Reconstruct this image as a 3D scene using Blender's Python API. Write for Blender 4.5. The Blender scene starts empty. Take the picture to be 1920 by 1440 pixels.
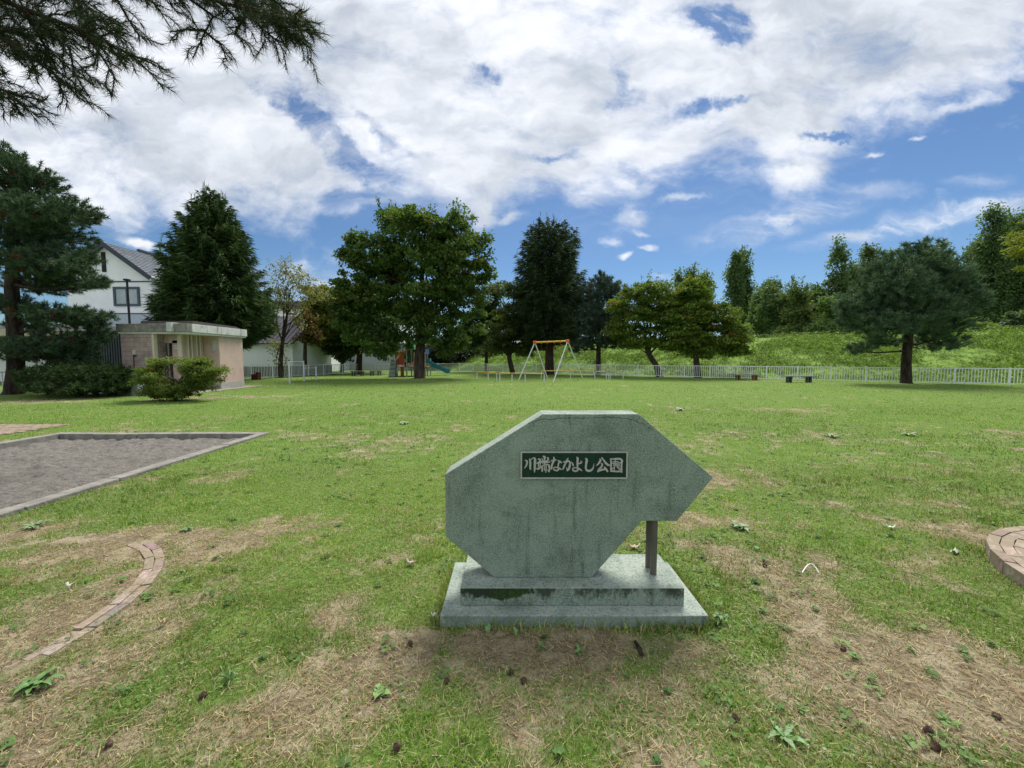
import bpy, math, random
import numpy as np
from mathutils import Vector, Matrix
R = math.radians
rng = np.random.default_rng(7)
random.seed(7)
S = bpy.context.scene
COL = S.collection

# ------------------------------------------------------------------ camera
PITCH, FPX, EYE = R(3.74), 735.0, 1.5
cam_d = bpy.data.cameras.new('camera')
cam_d.lens = 36 * FPX / 1920; cam_d.sensor_width = 36; cam_d.clip_end = 3000; cam_d.clip_start = 0.05
cam = bpy.data.objects.new('camera', cam_d); COL.objects.link(cam)
cam.location = (0, 0, EYE); cam.rotation_euler = (R(90) - PITCH, 0, 0)
S.camera = cam

def ray(x, y):
    a = (x - 960) / FPX; b = (720 - y) / FPX
    return a, math.cos(PITCH) + b * math.sin(PITCH), -math.sin(PITCH) + b * math.cos(PITCH)
def G(x, y, z=0.0):                      # a survey point of the photograph on the ground (level z)
    a, c, d = ray(x, y); t = (z - EYE) / d
    return Vector((a * t, c * t, z))
def at(x, y, Y):                         # a survey point at distance Y
    a, c, d = ray(x, y); t = Y / c
    return Vector((a * t, Y, EYE + d * t))
def uv(x, y):
    a, c, d = ray(x, y); return a / c, d / c

# ------------------------------------------------------------------ light and exposure
SUN_EL, SUN_AZ = R(56), R(22)
S.view_settings.view_transform = 'Standard'; S.view_settings.look = 'None'
S.view_settings.gamma = 1; S.view_settings.exposure = 1.16
sd = bpy.data.lights.new('sun', 'SUN'); sd.energy = 2.3; sd.angle = R(22); sd.color = (1, 0.95, 0.87)
sun = bpy.data.objects.new('sun', sd); COL.objects.link(sun)
SV = Vector((math.sin(SUN_AZ) * math.cos(SUN_EL), math.cos(SUN_AZ) * math.cos(SUN_EL), math.sin(SUN_EL)))
sun.rotation_euler = SV.to_track_quat('Z', 'Y').to_euler(); sun.location = SV * 60

# ------------------------------------------------------------------ node helpers
class NT:
    def __init__(s, nt): s.nt = nt
    def n(s, t, **k):
        n = s.nt.nodes.new(t)
        for a, b in k.items():
            if a.startswith('_'): setattr(n, a[1:], b)
        return n
    def link(s, a, b): s.nt.links.new(a, b)
    def put(s, sock, v):
        if isinstance(v, bpy.types.NodeSocket): s.link(v, sock)
        else: sock.default_value = v
    def math(s, op, a, b=0.0, c=None, clamp=False):
        n = s.n('ShaderNodeMath', _operation=op, _use_clamp=clamp); s.put(n.inputs[0], a); s.put(n.inputs[1], b)
        if c is not None: s.put(n.inputs[2], c)
        return n.outputs[0]
    def vmath(s, op, a, b):
        n = s.n('ShaderNodeVectorMath', _operation=op); s.put(n.inputs[0], a); s.put(n.inputs[1], b); return n.outputs[0]
    def noise(s, vec, scale, detail=4, rough=0.55, dist=0.0, out=0):
        n = s.n('ShaderNodeTexNoise'); s.link(vec, n.inputs['Vector'])
        n.inputs['Scale'].default_value = scale; n.inputs['Detail'].default_value = detail
        n.inputs['Roughness'].default_value = rough; n.inputs['Distortion'].default_value = dist
        return n.outputs[out]
    def remap(s, v, a, b, c=0.0, d=1.0, smooth=True):
        n = s.n('ShaderNodeMapRange', _interpolation_type='SMOOTHSTEP' if smooth else 'LINEAR')
        s.put(n.inputs[0], v); n.inputs[1].default_value = a; n.inputs[2].default_value = b
        n.inputs[3].default_value = c; n.inputs[4].default_value = d
        return n.outputs[0]
    def mix(s, f, a, b, mode='MIX'):
        n = s.n('ShaderNodeMix', _data_type='RGBA', _blend_type=mode); s.put(n.inputs[0], f)
        for i, v in ((6, a), (7, b)):
            if isinstance(v, tuple) and len(v) == 3: v = v + (1,)
            s.put(n.inputs[i], v)
        return n.outputs[2]
    def mapping(s, vec, scale=(1, 1, 1), loc=(0, 0, 0), rot=(0, 0, 0), kind='POINT'):
        n = s.n('ShaderNodeMapping', _vector_type=kind); s.link(vec, n.inputs[0])
        n.inputs['Location'].default_value = loc; n.inputs['Rotation'].default_value = rot; n.inputs['Scale'].default_value = scale
        return n.outputs[0]

# ------------------------------------------------------------------ sky: Nishita with a cloud layer
W = bpy.data.worlds.new('World'); S.world = W; W.use_nodes = True
wn = NT(W.node_tree); W.node_tree.nodes.clear()
sky = wn.n('ShaderNodeTexSky', _sky_type='NISHITA', _sun_disc=False)
sky.sun_elevation = SUN_EL; sky.sun_rotation = SUN_AZ; sky.altitude = 100; sky.air_density = 1.0; sky.dust_density = 0.3; sky.ozone_density = 2.5
tc = wn.n('ShaderNodeTexCoord').outputs['Generated']
sp = wn.n('ShaderNodeSeparateXYZ'); wn.link(tc, sp.inputs[0])
yy = wn.math('MAXIMUM', sp.outputs[1], 0.08)
U = wn.math('DIVIDE', sp.outputs[0], yy); V = wn.math('DIVIDE', sp.outputs[2], yy)
cb = wn.n('ShaderNodeCombineXYZ'); wn.link(U, cb.inputs[0]); wn.link(V, cb.inputs[1]); UV = cb.outputs[0]
warp = wn.noise(UV, 2.3, 3, 0.5, out=1)
warpv = wn.vmath('MULTIPLY', wn.vmath('SUBTRACT', warp, (0.5, 0.5, 0.5)), (0.22, 0.16, 0))
warp2 = wn.noise(UV, 9.0, 4, 0.6, out=1)
warpv2 = wn.vmath('MULTIPLY', wn.vmath('SUBTRACT', warp2, (0.5, 0.5, 0.5)), (0.09, 0.07, 0))
UVW = wn.vmath('ADD', wn.vmath('ADD', UV, warpv), warpv2)
UVs = wn.vmath('ADD', UV, warpv2)
# lower edge of the big cloud sheet, as a curve over the horizontal direction
sw = wn.n('ShaderNodeSeparateXYZ'); wn.link(wn.vmath('ADD', UV, wn.vmath('MULTIPLY', warpv, (0.35, 0.45, 0))), sw.inputs[0])
fc = wn.n('ShaderNodeFloatCurve')
bd = [(-150, 400), (100, 415), (190, 418), (300, 420), (400, 424), (500, 430), (560, 436), (600, 410), (622, 370), (640, 352), (720, 352), (800, 385), (870, 412), (930, 405),
      (1000, 375), (1080, 388), (1140, 378), (1200, 375), (1260, 352), (1330, 308), (1400, 312), (1470, 348), (1540, 322), (1580, 278), (1700, 226), (1800, 178), (1920, 132), (2100, 60)]
cv = fc.mapping.curves[0]
pts = []
for x, y in bd:
    u, v = uv(x, y); pts.append(((u + 1.7) / 3.4, v / 1.5))
while len(cv.points) < len(pts): cv.points.new(0.5, 0.5)
for p, (a, b) in zip(cv.points, pts): p.location = (a, b); p.handle_type = 'AUTO'
fc.mapping.update()
wn.link(wn.math('MULTIPLY_ADD', sw.outputs[0], 1 / 3.4, 0.5), fc.inputs[1])
vb = wn.math('MULTIPLY', fc.outputs[0], 1.5)
cover = wn.remap(wn.math('SUBTRACT', sw.outputs[1], vb), -0.09, 0.13, -0.62, 0.78)
def blob(px, py, rx, ry, ang=0, soft=0.4, src=None):
    u, v = uv(px, py)
    m = wn.mapping(src or UVW, scale=(rx / FPX, ry / FPX, 1), loc=(u, v, 0), rot=(0, 0, R(ang)), kind='TEXTURE')
    ln = wn.n('ShaderNodeVectorMath', _operation='LENGTH'); wn.link(m, ln.inputs[0])
    return wn.remap(ln.outputs[1], 1.5, 0.1 if soft == 0.4 else soft, 0.0, 1.0)
warp3 = wn.noise(UV, 13.0, 5, 0.65, out=1)
UVH = wn.vmath('ADD', UVW, wn.vmath('MULTIPLY', wn.vmath('SUBTRACT', warp3, (0.5, 0.5, 0.5)), (0.10, 0.08, 0)))
HN = wn.remap(wn.noise(UVW, 14, 6, 0.65), 0.30, 0.62, 1.3, 0.6)
for px, py, rx, ry, an, st in [(590, 262, 160, 22, -38, 1.2), (730, 270, 100, 14, -30, .55), (690, 330, 80, 20, -20, .5), (905, 125, 52, 26, 5, .95), (1165, 135, 22, 50, 8, .75), (1145, 195, 26, 22, 0, .6),
                               (1340, 45, 66, 52, 0, 1.35), (1050, 300, 55, 10, 12, .6), (1310, 205, 70, 14, 8, .85), (1540, 252, 40, 9, 12, 1.1),
                               (1400, 190, 60, 10, 15, .5), (560, 190, 70, 18, -35, .45)]:
    cover = wn.math('SUBTRACT', cover, wn.math('MULTIPLY', blob(px, py, rx, ry, an, src=UVH), wn.math('MULTIPLY', st, HN)))
for px, py, rx, ry, an, st in [(1222, 470, 24, 9, 0, 1.1), (1168, 482, 20, 7, 3, 1.1), (1185, 410, 44, 26, 12, .9), (1140, 455, 26, 13, -10, .9), (1204, 442, 20, 8, -8, .8),
                               (700, 348, 75, 17, -8, .8), (650, 392, 44, 16, -5, .75), (560, 515, 46, 30, -10, .9), (262, 458, 34, 11, -8, 1.2), (620, 540, 60, 16, 0, .7),
                               (1250, 522, 75, 9, 4, .6), (1285, 372, 50, 9, 10, .9), (1500, 330, 60, 26, 12, .7), (1820, 195, 60, 12, 14, .7), (1720, 258, 20, 5, 14, .8),
                               (900, 400, 30, 22, -80, .6), (955, 405, 36, 8, 5, .7), (1640, 285, 20, 5, 10, .7)]:
    cover = wn.math('ADD', cover, wn.math('MULTIPLY', blob(px, py, rx, ry, an, src=UVs), st))
# streaky fine structure, radiating from the lower right as the photographed sheet does
nvec = wn.mapping(UVW, scale=(1.0, 2.1, 1.0), rot=(0, 0, R(18)))
n1 = wn.noise(nvec, 4.2, 9, 0.60, 0.1)
n2 = wn.noise(wn.mapping(UV, scale=(1, 1.7, 1), rot=(0, 0, R(-14)), loc=(3, 1, 0)), 2.2, 7, 0.62, 0.15)
dens = wn.math('ADD', cover, wn.math('MULTIPLY', wn.math('SUBTRACT', n1, 0.5), 2.5))
dens = wn.math('ADD', dens, wn.math('MULTIPLY', wn.math('SUBTRACT', n2, 0.5), 1.1))
n5 = wn.noise(wn.mapping(UV, scale=(1, 1.8, 1), rot=(0, 0, R(20))), 19, 6, 0.62)
dens = wn.math('ADD', dens, wn.math('MULTIPLY', wn.math('SUBTRACT', n5, 0.5), 0.6))
alpha = wn.remap(dens, -0.44, 0.88, 0, 1)
veil = None
for px, py, rx, ry, an, st in [(1460, 418, 150, 22, 12, .8), (1640, 436, 130, 14, 8, .8), (1860, 388, 170, 20, 8, .8), (1640, 358, 80, 14, -3, .35), (1840, 338, 60, 14, 0, .3),
                               (640, 300, 200, 70, -30, .45), (780, 240, 200, 60, -25, .4), (1150, 160, 70, 90, 0, .3), (1250, 400, 300, 50, 5, .08), (560, 560, 300, 60, 0, .35)]:
    q_ = wn.math('MULTIPLY', blob(px, py, rx, ry, an, src=UVs), st); veil = q_ if veil is None else wn.math('ADD', veil, q_)
vs_ = wn.noise(wn.mapping(UVW, scale=(1, 4.5, 1), rot=(0, 0, R(-9))), 5.5, 8, 0.62, 0.1)
veil = wn.math('MULTIPLY', veil, wn.remap(vs_, 0.36, 0.66, 0.12, 0.95), clamp=True)
alpha = wn.math('SUBTRACT', 1.0, wn.math('MULTIPLY', wn.math('SUBTRACT', 1.0, alpha), wn.math('SUBTRACT', 1.0, veil)))
n3 = wn.noise(wn.mapping(UVW, scale=(1, 1.8, 1), rot=(0, 0, R(25)), loc=(9, 2, 0)), 3.4, 8, 0.52, 0.05)
n4 = wn.noise(wn.mapping(UVW, scale=(1, 2.2, 1), rot=(0, 0, R(-10)), loc=(1, 7, 0)), 11, 8, 0.62, 0.05)
lum = wn.math('ADD', wn.math('MULTIPLY', n3, 0.76), wn.math('MULTIPLY', n4, 0.24))
lum = wn.remap(lum, 0.28, 0.64, 0, 1)
for px, py, rx, ry, an, st in [(1620, 110, 330, 90, 22, .55), (560, 60, 260, 90, -10, .35), (1100, 240, 160, 26, 0, .3), (420, 330, 260, 60, -10, .25)]:
    lum = wn.math('SUBTRACT', lum, wn.math('MULTIPLY', blob(px, py, rx, ry, an), st), clamp=True)
BGS = 0.05; SKYK, CLK = 0.037 / BGS, 0.428 / BGS
ccol = wn.mix(lum, (0.60 * CLK, 0.66 * CLK, 0.745 * CLK), (1.09 * CLK, 1.12 * CLK, 1.18 * CLK))
skc = wn.vmath('MULTIPLY', sky.outputs[0], (SKYK * 0.78, SKYK * 0.98, SKYK * 1.16))
bg = wn.n('ShaderNodeBackground'); bg.inputs[1].default_value = BGS
wn.link(wn.mix(wn.math('MULTIPLY', alpha, 0.98), skc, ccol), bg.inputs[0])
wo = wn.n('ShaderNodeOutputWorld'); wn.link(bg.outputs[0], wo.inputs[0])
W.cycles.sampling_method = 'MANUAL'; W.cycles.sample_map_resolution = 512
S.cycles.max_bounces = 5; S.cycles.diffuse_bounces = 3; S.cycles.transmission_bounces = 3; S.cycles.transparent_max_bounces = 6
S.cycles.use_adaptive_sampling = True

# ------------------------------------------------------------------ materials
def material(name):
    m = bpy.data.materials.new(name); m.use_nodes = True; m.node_tree.nodes.clear()
    k = NT(m.node_tree); out = k.n('ShaderNodeOutputMaterial'); bs = k.n('ShaderNodeBsdfPrincipled')
    k.link(bs.outputs[0], out.inputs[0]); return m, k, bs, out
def plain(name, col, rough=0.6, metal=0.0, vary=0.12, scale=6.0, bump=0.0, spec=0.4, dirt=None):
    m, k, bs, out = material(name)
    oc = k.n('ShaderNodeTexCoord').outputs['Object']
    n = k.noise(oc, scale, 5, 0.6)
    f = k.remap(n, 0.3, 0.7)
    c = k.mix(f, tuple(x * (1 - vary) for x in col), tuple(min(1, x * (1 + vary)) for x in col))
    if dirt:
        n2 = k.noise(k.mapping(oc, scale=(1, 1, 0.25)), scale * 1.7, 6, 0.65)
        c = k.mix(k.remap(n2, 0.52, 0.72, 0, dirt[1]), c, dirt[0])
    k.link(c, bs.inputs['Base Color'])
    bs.inputs['Roughness'].default_value = rough; bs.inputs['Metallic'].default_value = metal
    bs.inputs['Specular IOR Level'].default_value = spec
    if bump:
        b = k.n('ShaderNodeBump'); b.inputs['Strength'].default_value = bump; b.inputs['Distance'].default_value = 0.02
        k.link(k.noise(oc, scale * 4, 5, 0.6), b.inputs['Height']); k.link(b.outputs[0], bs.inputs['Normal'])
    return m
def leafmat(name, trans=0.3, rough=0.6):
    m = bpy.data.materials.new(name); m.use_nodes = True; m.node_tree.nodes.clear(); k = NT(m.node_tree)
    out = k.n('ShaderNodeOutputMaterial'); bs = k.n('ShaderNodeBsdfPrincipled'); tr = k.n('ShaderNodeBsdfTranslucent')
    at_ = k.n('ShaderNodeAttribute', _attribute_name='tint')
    k.link(at_.outputs[0], bs.inputs['Base Color']); bs.inputs['Roughness'].default_value = rough; bs.inputs['Specular IOR Level'].default_value = 0.25
    tcol = k.mix(1.0, at_.outputs[0], (1.15, 1.2, 0.55), 'MULTIPLY'); k.link(tcol, tr.inputs[0])
    mx = k.n('ShaderNodeMixShader'); mx.inputs[0].default_value = trans
    k.link(bs.outputs[0], mx.inputs[1]); k.link(tr.outputs[0], mx.inputs[2]); k.link(mx.outputs[0], out.inputs[0])
    return m
def barkmat(name, c1, c2, sc=7.0):
    m, k, bs, out = material(name)
    oc = k.n('ShaderNodeTexCoord').outputs['Object']
    n = k.noise(k.mapping(oc, scale=(1, 1, 0.22)), sc, 6, 0.65, 0.4)
    k.link(k.mix(k.remap(n, 0.35, 0.65), c1, c2), bs.inputs['Base Color']); bs.inputs['Roughness'].default_value = 0.95
    bs.inputs['Specular IOR Level'].default_value = 0.1
    b = k.n('ShaderNodeBump'); b.inputs['Strength'].default_value = 0.9; b.inputs['Distance'].default_value = 0.05
    k.link(n, b.inputs['Height']); k.link(b.outputs[0], bs.inputs['Normal']); return m
LEAF = leafmat('broad_leaf', 0.42); NEEDLE = leafmat('needle', 0.14, 0.7); BLADE = leafmat('grass_blade', 0.34, 0.65)
BARK = barkmat('bark', (0.028, 0.022, 0.018), (0.085, 0.07, 0.055)); PBARK = barkmat('pine_bark', (0.022, 0.017, 0.014), (0.068, 0.052, 0.042), 9)
WHITE = plain('white_paint', (0.62, 0.66, 0.66), 0.5, vary=0.06, dirt=((0.35, 0.36, 0.33), 0.5))
FENCEW = plain('fence_paint', (0.74, 0.78, 0.79), 0.55, vary=0.08, dirt=((0.33, 0.36, 0.32), 0.5))
YEL = plain('yellow_paint', (0.62, 0.42, 0.06), 0.45, vary=0.08); ORA = plain('orange_paint', (0.66, 0.10, 0.025), 0.45, vary=0.08)
REDC = plain('chain_rust', (0.25, 0.05, 0.03), 0.6, 0.3); GREYM = plain('grey_metal', (0.30, 0.31, 0.32), 0.5, 0.4)
DARKM = plain('dark_metal', (0.035, 0.04, 0.05), 0.5, 0.3); WOODB = plain('bench_wood', (0.20, 0.16, 0.12), 0.8, vary=0.25)
CONC = plain('concrete', (0.30, 0.29, 0.26), 0.9, vary=0.2, scale=9, bump=0.4, dirt=((0.13, 0.13, 0.11), 0.7))
TEAL = plain('slide_plastic', (0.012, 0.20, 0.27), 0.35, vary=0.05)

# ------------------------------------------------------------------ object helpers
ORG = {}
def tag(o, label=None, cat=None, group=None, kind=None):
    if label: o['label'] = label
    if cat: o['category'] = cat
    if group: o['group'] = group
    if kind: o['kind'] = kind
    return o
def empty(name, loc, label, cat, group=None):
    o = bpy.data.objects.new(name, None); COL.objects.link(o); o.location = loc; o.empty_display_size = 0.2
    ORG[o.name] = Vector(loc); return tag(o, label, cat, group)
def link(name, me, mat, parent=None, origin=None):
    o = bpy.data.objects.new(name, me); COL.objects.link(o)
    if mat is not None and len(me.materials) == 0: me.materials.append(mat)
    if parent is not None: o.parent = parent; ORG[o.name] = ORG[parent.name]
    else:
        o.location = origin or (0, 0, 0); ORG[o.name] = Vector(origin or (0, 0, 0))
    return o
def raw_mesh(name, V, idx, n, tint=None, smooth=False):
    """V (k,3), idx (m,n) constant sided faces"""
    V = np.asarray(V, np.float32); idx = np.asarray(idx, np.int32); me = bpy.data.meshes.new(name)
    me.vertices.add(len(V)); me.vertices.foreach_set('co', V.ravel())
    m = len(idx); me.loops.add(m * n); me.loops.foreach_set('vertex_index', idx.ravel())
    me.polygons.add(m); me.polygons.foreach_set('loop_start', np.arange(0, m * n, n, dtype=np.int32))
    try: me.polygons.foreach_set('loop_total', np.full(m, n, np.int32))
    except Exception: pass
    me.update(calc_edges=True)
    if tint is not None:
        a = me.color_attributes.new('tint', 'FLOAT_COLOR', 'POINT')
        t = np.ones((len(V), 4), np.float32); t[:, :3] = tint; a.data.foreach_set('color', t.ravel())
    if smooth: me.polygons.foreach_set('use_smooth', np.ones(m, bool))
    return me
class MB:
    def __init__(s): s.v = []; s.f = []; s.sm = []
    def add(s, vs, fs, smooth=False):
        k = len(s.v); s.v += [Vector(v) for v in vs]; s.f += [[i + k for i in f] for f in fs]; s.sm += [smooth] * len(fs); return s
    def box(s, x0, x1, y0, y1, z0, z1):
        return s.add([(x0, y0, z0), (x1, y0, z0), (x1, y1, z0), (x0, y1, z0), (x0, y0, z1), (x1, y0, z1), (x1, y1, z1), (x0, y1, z1)],
                     [(0, 3, 2, 1), (4, 5, 6, 7), (0, 1, 5, 4), (1, 2, 6, 5), (2, 3, 7, 6), (3, 0, 4, 7)])
    def bar(s, p, q, w, h, up=(0, 0, 1)):
        p, q = Vector(p), Vector(q); d = (q - p).normalized(); u = Vector(up); x = d.cross(u).normalized(); u = x.cross(d)
        c = [(-w, -h), (w, -h), (w, h), (-w, h)]
        return s.add([e + x * a / 2 + u * b / 2 for e in (p, q) for a, b in c], [(0, 1, 2, 3), (7, 6, 5, 4), (0, 4, 5, 1), (1, 5, 6, 2), (2, 6, 7, 3), (3, 7, 4, 0)])
    def tube(s, pts, rad, n=8, caps=True):
        pts = [Vector(p) for p in pts]
        if not hasattr(rad, '__len__'): rad = [rad] * len(pts)
        vs = []; x = None
        for i, p in enumerate(pts):
            d = (pts[min(i + 1, len(pts) - 1)] - pts[max(i - 1, 0)]).normalized()
            if x is None: x = d.orthogonal().normalized()
            x = (x - d * x.dot(d)).normalized(); y = d.cross(x)
            vs += [p + (x * math.cos(2 * math.pi * k / n) + y * math.sin(2 * math.pi * k / n)) * rad[i] for k in range(n)]
        fs = []
        for i in range(len(pts) - 1):
            for k in range(n): fs.append((i * n + k, i * n + (k + 1) % n, (i + 1) * n + (k + 1) % n, (i + 1) * n + k))
        s.add(vs, fs, True)
        if caps:
            m = len(pts) - 1; s.add([vs[k] for k in range(n)], [list(range(n))[::-1]]); s.add([vs[m * n + k] for k in range(n)], [list(range(n))])
        return s
    def prism_y(s, poly, y0, y1):         # polygon in xz, extruded along y
        n = len(poly); vs = [(x, y0, z) for x, z in poly] + [(x, y1, z) for x, z in poly]
        return s.add(vs, [list(range(n)), list(range(n, 2 * n))[::-1]] + [((i + 1) % n, i, n + i, n + (i + 1) % n) for i in range(n)])
    def prism_x(s, poly, x0, x1):
        n = len(poly); vs = [(x0, y, z) for y, z in poly] + [(x1, y, z) for y, z in poly]
        return s.add(vs, [list(range(n))[::-1], list(range(n, 2 * n))] + [(i, (i + 1) % n, n + (i + 1) % n, n + i) for i in range(n)])
    def build(s, name, mat, parent=None, bevel=0.0, origin=None):
        o0 = ORG[parent.name] if parent is not None else Vector(origin or (0, 0, 0))
        me = bpy.data.meshes.new(name); me.from_pydata([v - o0 for v in s.v], [], s.f)
        me.polygons.foreach_set('use_smooth', s.sm); me.validate(); me.update()
        o = link(name, me, mat, parent, origin)
        if bevel:
            b = o.modifiers.new('bevel', 'BEVEL'); b.width = bevel; b.segments = 2; b.limit_method = 'ANGLE'; b.angle_limit = R(30)
        return o

# ------------------------------------------------------------------ numpy noise
def _h(ix, iy, s):
    h = (ix.astype(np.int64) * 374761393 + iy.astype(np.int64) * 668265263 + s * 1442695041) & 0x7fffffff
    h = ((h ^ (h >> 13)) * 1274126177) & 0x7fffffff
    return ((h ^ (h >> 16)) & 0xffff) / 65535.0
def vn(x, y, s=0):
    ix = np.floor(x); iy = np.floor(y); fx = x - ix; fy = y - iy; fx = fx * fx * (3 - 2 * fx); fy = fy * fy * (3 - 2 * fy)
    a = _h(ix, iy, s); b = _h(ix + 1, iy, s); c = _h(ix, iy + 1, s); d = _h(ix + 1, iy + 1, s)
    return (a * (1 - fx) + b * fx) * (1 - fy) + (c * (1 - fx) + d * fx) * fy
def fbm(x, y, sc, o=4, s=0):
    r = 0; amp = 0.5; t = 0
    for i in range(o): r = r + amp * vn(x * sc, y * sc, s + i * 17); t += amp; amp *= 0.55; sc *= 2.1
    return r / t
def sstep(a, b, x):
    t = np.clip((x - a) / (b - a), 0, 1); return t * t * (3 - 2 * t)

# ------------------------------------------------------------------ ground masks (where the lawn is worn)
DRY = []
for px, py, rx, ry, st in [(1000, 1205, .85, .16, .95), (1010, 1330, 1.2, .30, .42), (1470, 1390, .75, .30, .62), (1700, 1270, .55, .20, .8), (1870, 1330, .5, .2, .6), (1385, 1060, .34, .22, .85), (1500, 1150, .22, .28, .8),
                           (1345, 985, .45, .16, .55), (1545, 940, .28, .10, .6), (160, 1005, 1.3, .35, .62), (90, 1230, .45, .30, .6), (230, 1130, .5, .3, .4), (150, 1400, .6, .2, .4), (700, 1175, .5, .22, .45), (660, 1280, .4, .2, .4),
                           (770, 1050, .3, .2, .3), (60, 752, 3.5, .8, .75), (430, 745, 1.6, .7, .7), (1430, 768, 2.4, .5, .45), (1390, 910, .5, .25, .35), (1210, 1030, .45, .2, .5), (1830, 1000, .4, .25, .4),
                           (340, 1010, .35, .25, .6), (470, 770, 1.3, .3, .3), (1130, 730, 3, 1.0, .25), (1450, 715, 3.0, 1.0, .35), (500, 725, 2.4, .8, .4), (800, 712, 1.6, 1.2, .6), (1680, 940, .5, .15, .35)]:
    g = G(px, py); DRY.append((g.x, g.y, rx, ry, st))
for px, py, rx, ry, st in [(560, 900, 2.0, 1.0, -.3), (1690, 1130, .55, .28, -.45), (1580, 1020, .5, .2, -.4), (480, 1180, .6, .4, -.25), (1440, 930, .6, .3, -.3), (1730, 900, 1.6, .6, -.3), (250, 960, 1.0, .3, -.35)]:
    g = G(px, py); DRY.append((g.x, g.y, rx, ry, st))
def dryness(x, y):
    xw = x + (fbm(x, y, 2.2, 3, 5) - .5) * 0.7; yw = y + (fbm(x, y, 2.2, 3, 9) - .5) * 0.5
    d = np.full(np.shape(x), 0.19) + (fbm(x, y, 0.8, 4, 3) - .5) * 0.8 + (fbm(x, y, 3.1, 4, 31) - .5) * 1.15 + (fbm(x, y, 11, 3, 37) - .5) * 0.5
    for cx, cy, rx, ry, s in DRY:
        q = ((xw - cx) / rx) ** 2 + ((yw - cy) / ry) ** 2; d = d + s * .72 * np.exp(-q * 0.8)
    far = sstep(4, 11, y); d = d - 0.26 * far + 0.04
    return np.clip(d, 0, 1)
FA, FB = np.array([36.0, 17.0]), np.array([-5.9, 44.0])
FT = (FA - FB) / np.linalg.norm(FA - FB); FN = np.array([-FT[1], FT[0]])
if FN[1] < 0: FN = -FN
def terrain(x, y):
    s = (x - FB[0]) * FN[0] + (y - FB[1]) * FN[1]
    t = (x - FB[0]) * FT[0] + (y - FB[1]) * FT[1]
    crest = 3.45 + 0.25 * (fbm(t, t * 0 + 3, 0.12, 3, 2) - .5) + 0.004 * t
    h = crest * sstep(0.8, 13.5, s) * (1 - sstep(19, 30, s) * 0.8) * sstep(-45, -18, t)
    h = h + np.where(s > 1, (fbm(x, y, 0.9, 4, 77) - .5) * 0.3 * sstep(1, 3, s) * sstep(-45, -18, t), 0)
    near = (fbm(x, y, 1.3, 3, 21) - .5) * 0.025 + (fbm(x, y, 7, 3, 41) - .5) * 0.012
    return h + near
SBX = (-8.75, -4.95, 3.0, 7.5)     # sandbox
def mound(x, y): return ((x + 3.45) / 1.13) ** 2 + ((y - 2.1) / 1.13) ** 2

# ------------------------------------------------------------------ ground sheet
def axis(lim0, lim1, fine, k):
    a = [0.0]; st = fine
    while a[-1] < lim1: a.append(a[-1] + st); st *= k
    b = [0.0]; st = fine
    while b[-1] < -lim0: b.append(b[-1] + st); st *= k
    return np.array([-v for v in b[::-1]][:-1] + a)
gx = axis(-900, 900, 0.035, 1.016); gy = axis(-30, 1500, 0.030, 1.014) + 1.4
XX, YY = np.meshgrid(gx, gy); ZZ = terrain(XX, YY)
insb = (XX > SBX[0] - .02) & (XX < SBX[1] + .02) & (YY > SBX[2] - .02) & (YY < SBX[3] + .02)
ZZ = np.where(insb, -0.35, ZZ)
far = (np.abs(XX) > 300) | (YY > 300); ZZ = np.where(far, 0, ZZ)
nx, ny = len(gx), len(gy)
I = np.arange(nx * ny).reshape(ny, nx); F4 = np.stack([I[:-1, :-1], I[:-1, 1:], I[1:, 1:], I[1:, :-1]], -1).reshape(-1, 4)
DR = dryness(XX, YY)
sdist = (XX - FB[0]) * FN[0] + (YY - FB[1]) * FN[1]
gt = np.stack([DR.ravel(), sstep(.5, 2.5, sdist).ravel(), fbm(XX, YY, 0.35, 3, 61).ravel()], -1)
gme = raw_mesh('ground', np.stack([XX, YY, ZZ], -1).reshape(-1, 3), F4, 4, gt, True)
m, k, bs, out = material('lawn_soil')
oc = k.n('ShaderNodeTexCoord').outputs['Object']; a_ = k.n('ShaderNodeAttribute', _attribute_name='tint')
sx = k.n('ShaderNodeSeparateColor'); k.link(a_.outputs[0], sx.inputs[0])
nf = k.noise(oc, 38, 6, 0.7); nm = k.noise(oc, 5.5, 6, 0.65); nl = k.noise(oc, 0.55, 5, 0.6)
nst = k.noise(k.mapping(oc, scale=(1, 2.6, 1)), 2.4, 6, 0.68)
soil = k.mix(k.remap(nf, 0.3, 0.7), (0.14, 0.108, 0.068), (0.33, 0.27, 0.17))
soil = k.mix(k.remap(nm, 0.45, 0.62, 0, 0.85), soil, (0.42, 0.36, 0.245))
grs = k.mix(k.remap(nf, 0.3, 0.72), (0.07, 0.130, 0.024), (0.18, 0.29, 0.060))
grs = k.mix(k.remap(nst, 0.42, 0.66, 0, 0.6), grs, (0.20, 0.27, 0.065))
grs = k.mix(k.remap(nl, 0.44, 0.64, 0, 0.55), grs, (0.12, 0.20, 0.045))
dd = k.math('ADD', sx.outputs[0], k.math('MULTIPLY', k.math('SUBTRACT', nm, 0.5), 1.1))
dd = k.math('ADD', dd, k.math('MULTIPLY', k.math('SUBTRACT', nf, 0.5), 0.5))
base = k.mix(k.remap(dd, 0.12, 0.70), grs, soil)
dk = k.mix(k.remap(k.noise(k.mapping(oc, scale=(1, 1, 2)), 1.5, 7, 0.7), 0.36, 0.64), (0.09, 0.16, 0.03), (0.22, 0.34, 0.07))
base = k.mix(sx.outputs[1], base, dk)
k.link(base, bs.inputs['Base Color']); bs.inputs['Roughness'].default_value = 0.95; bs.inputs['Specular IOR Level'].default_value = 0.1
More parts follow.
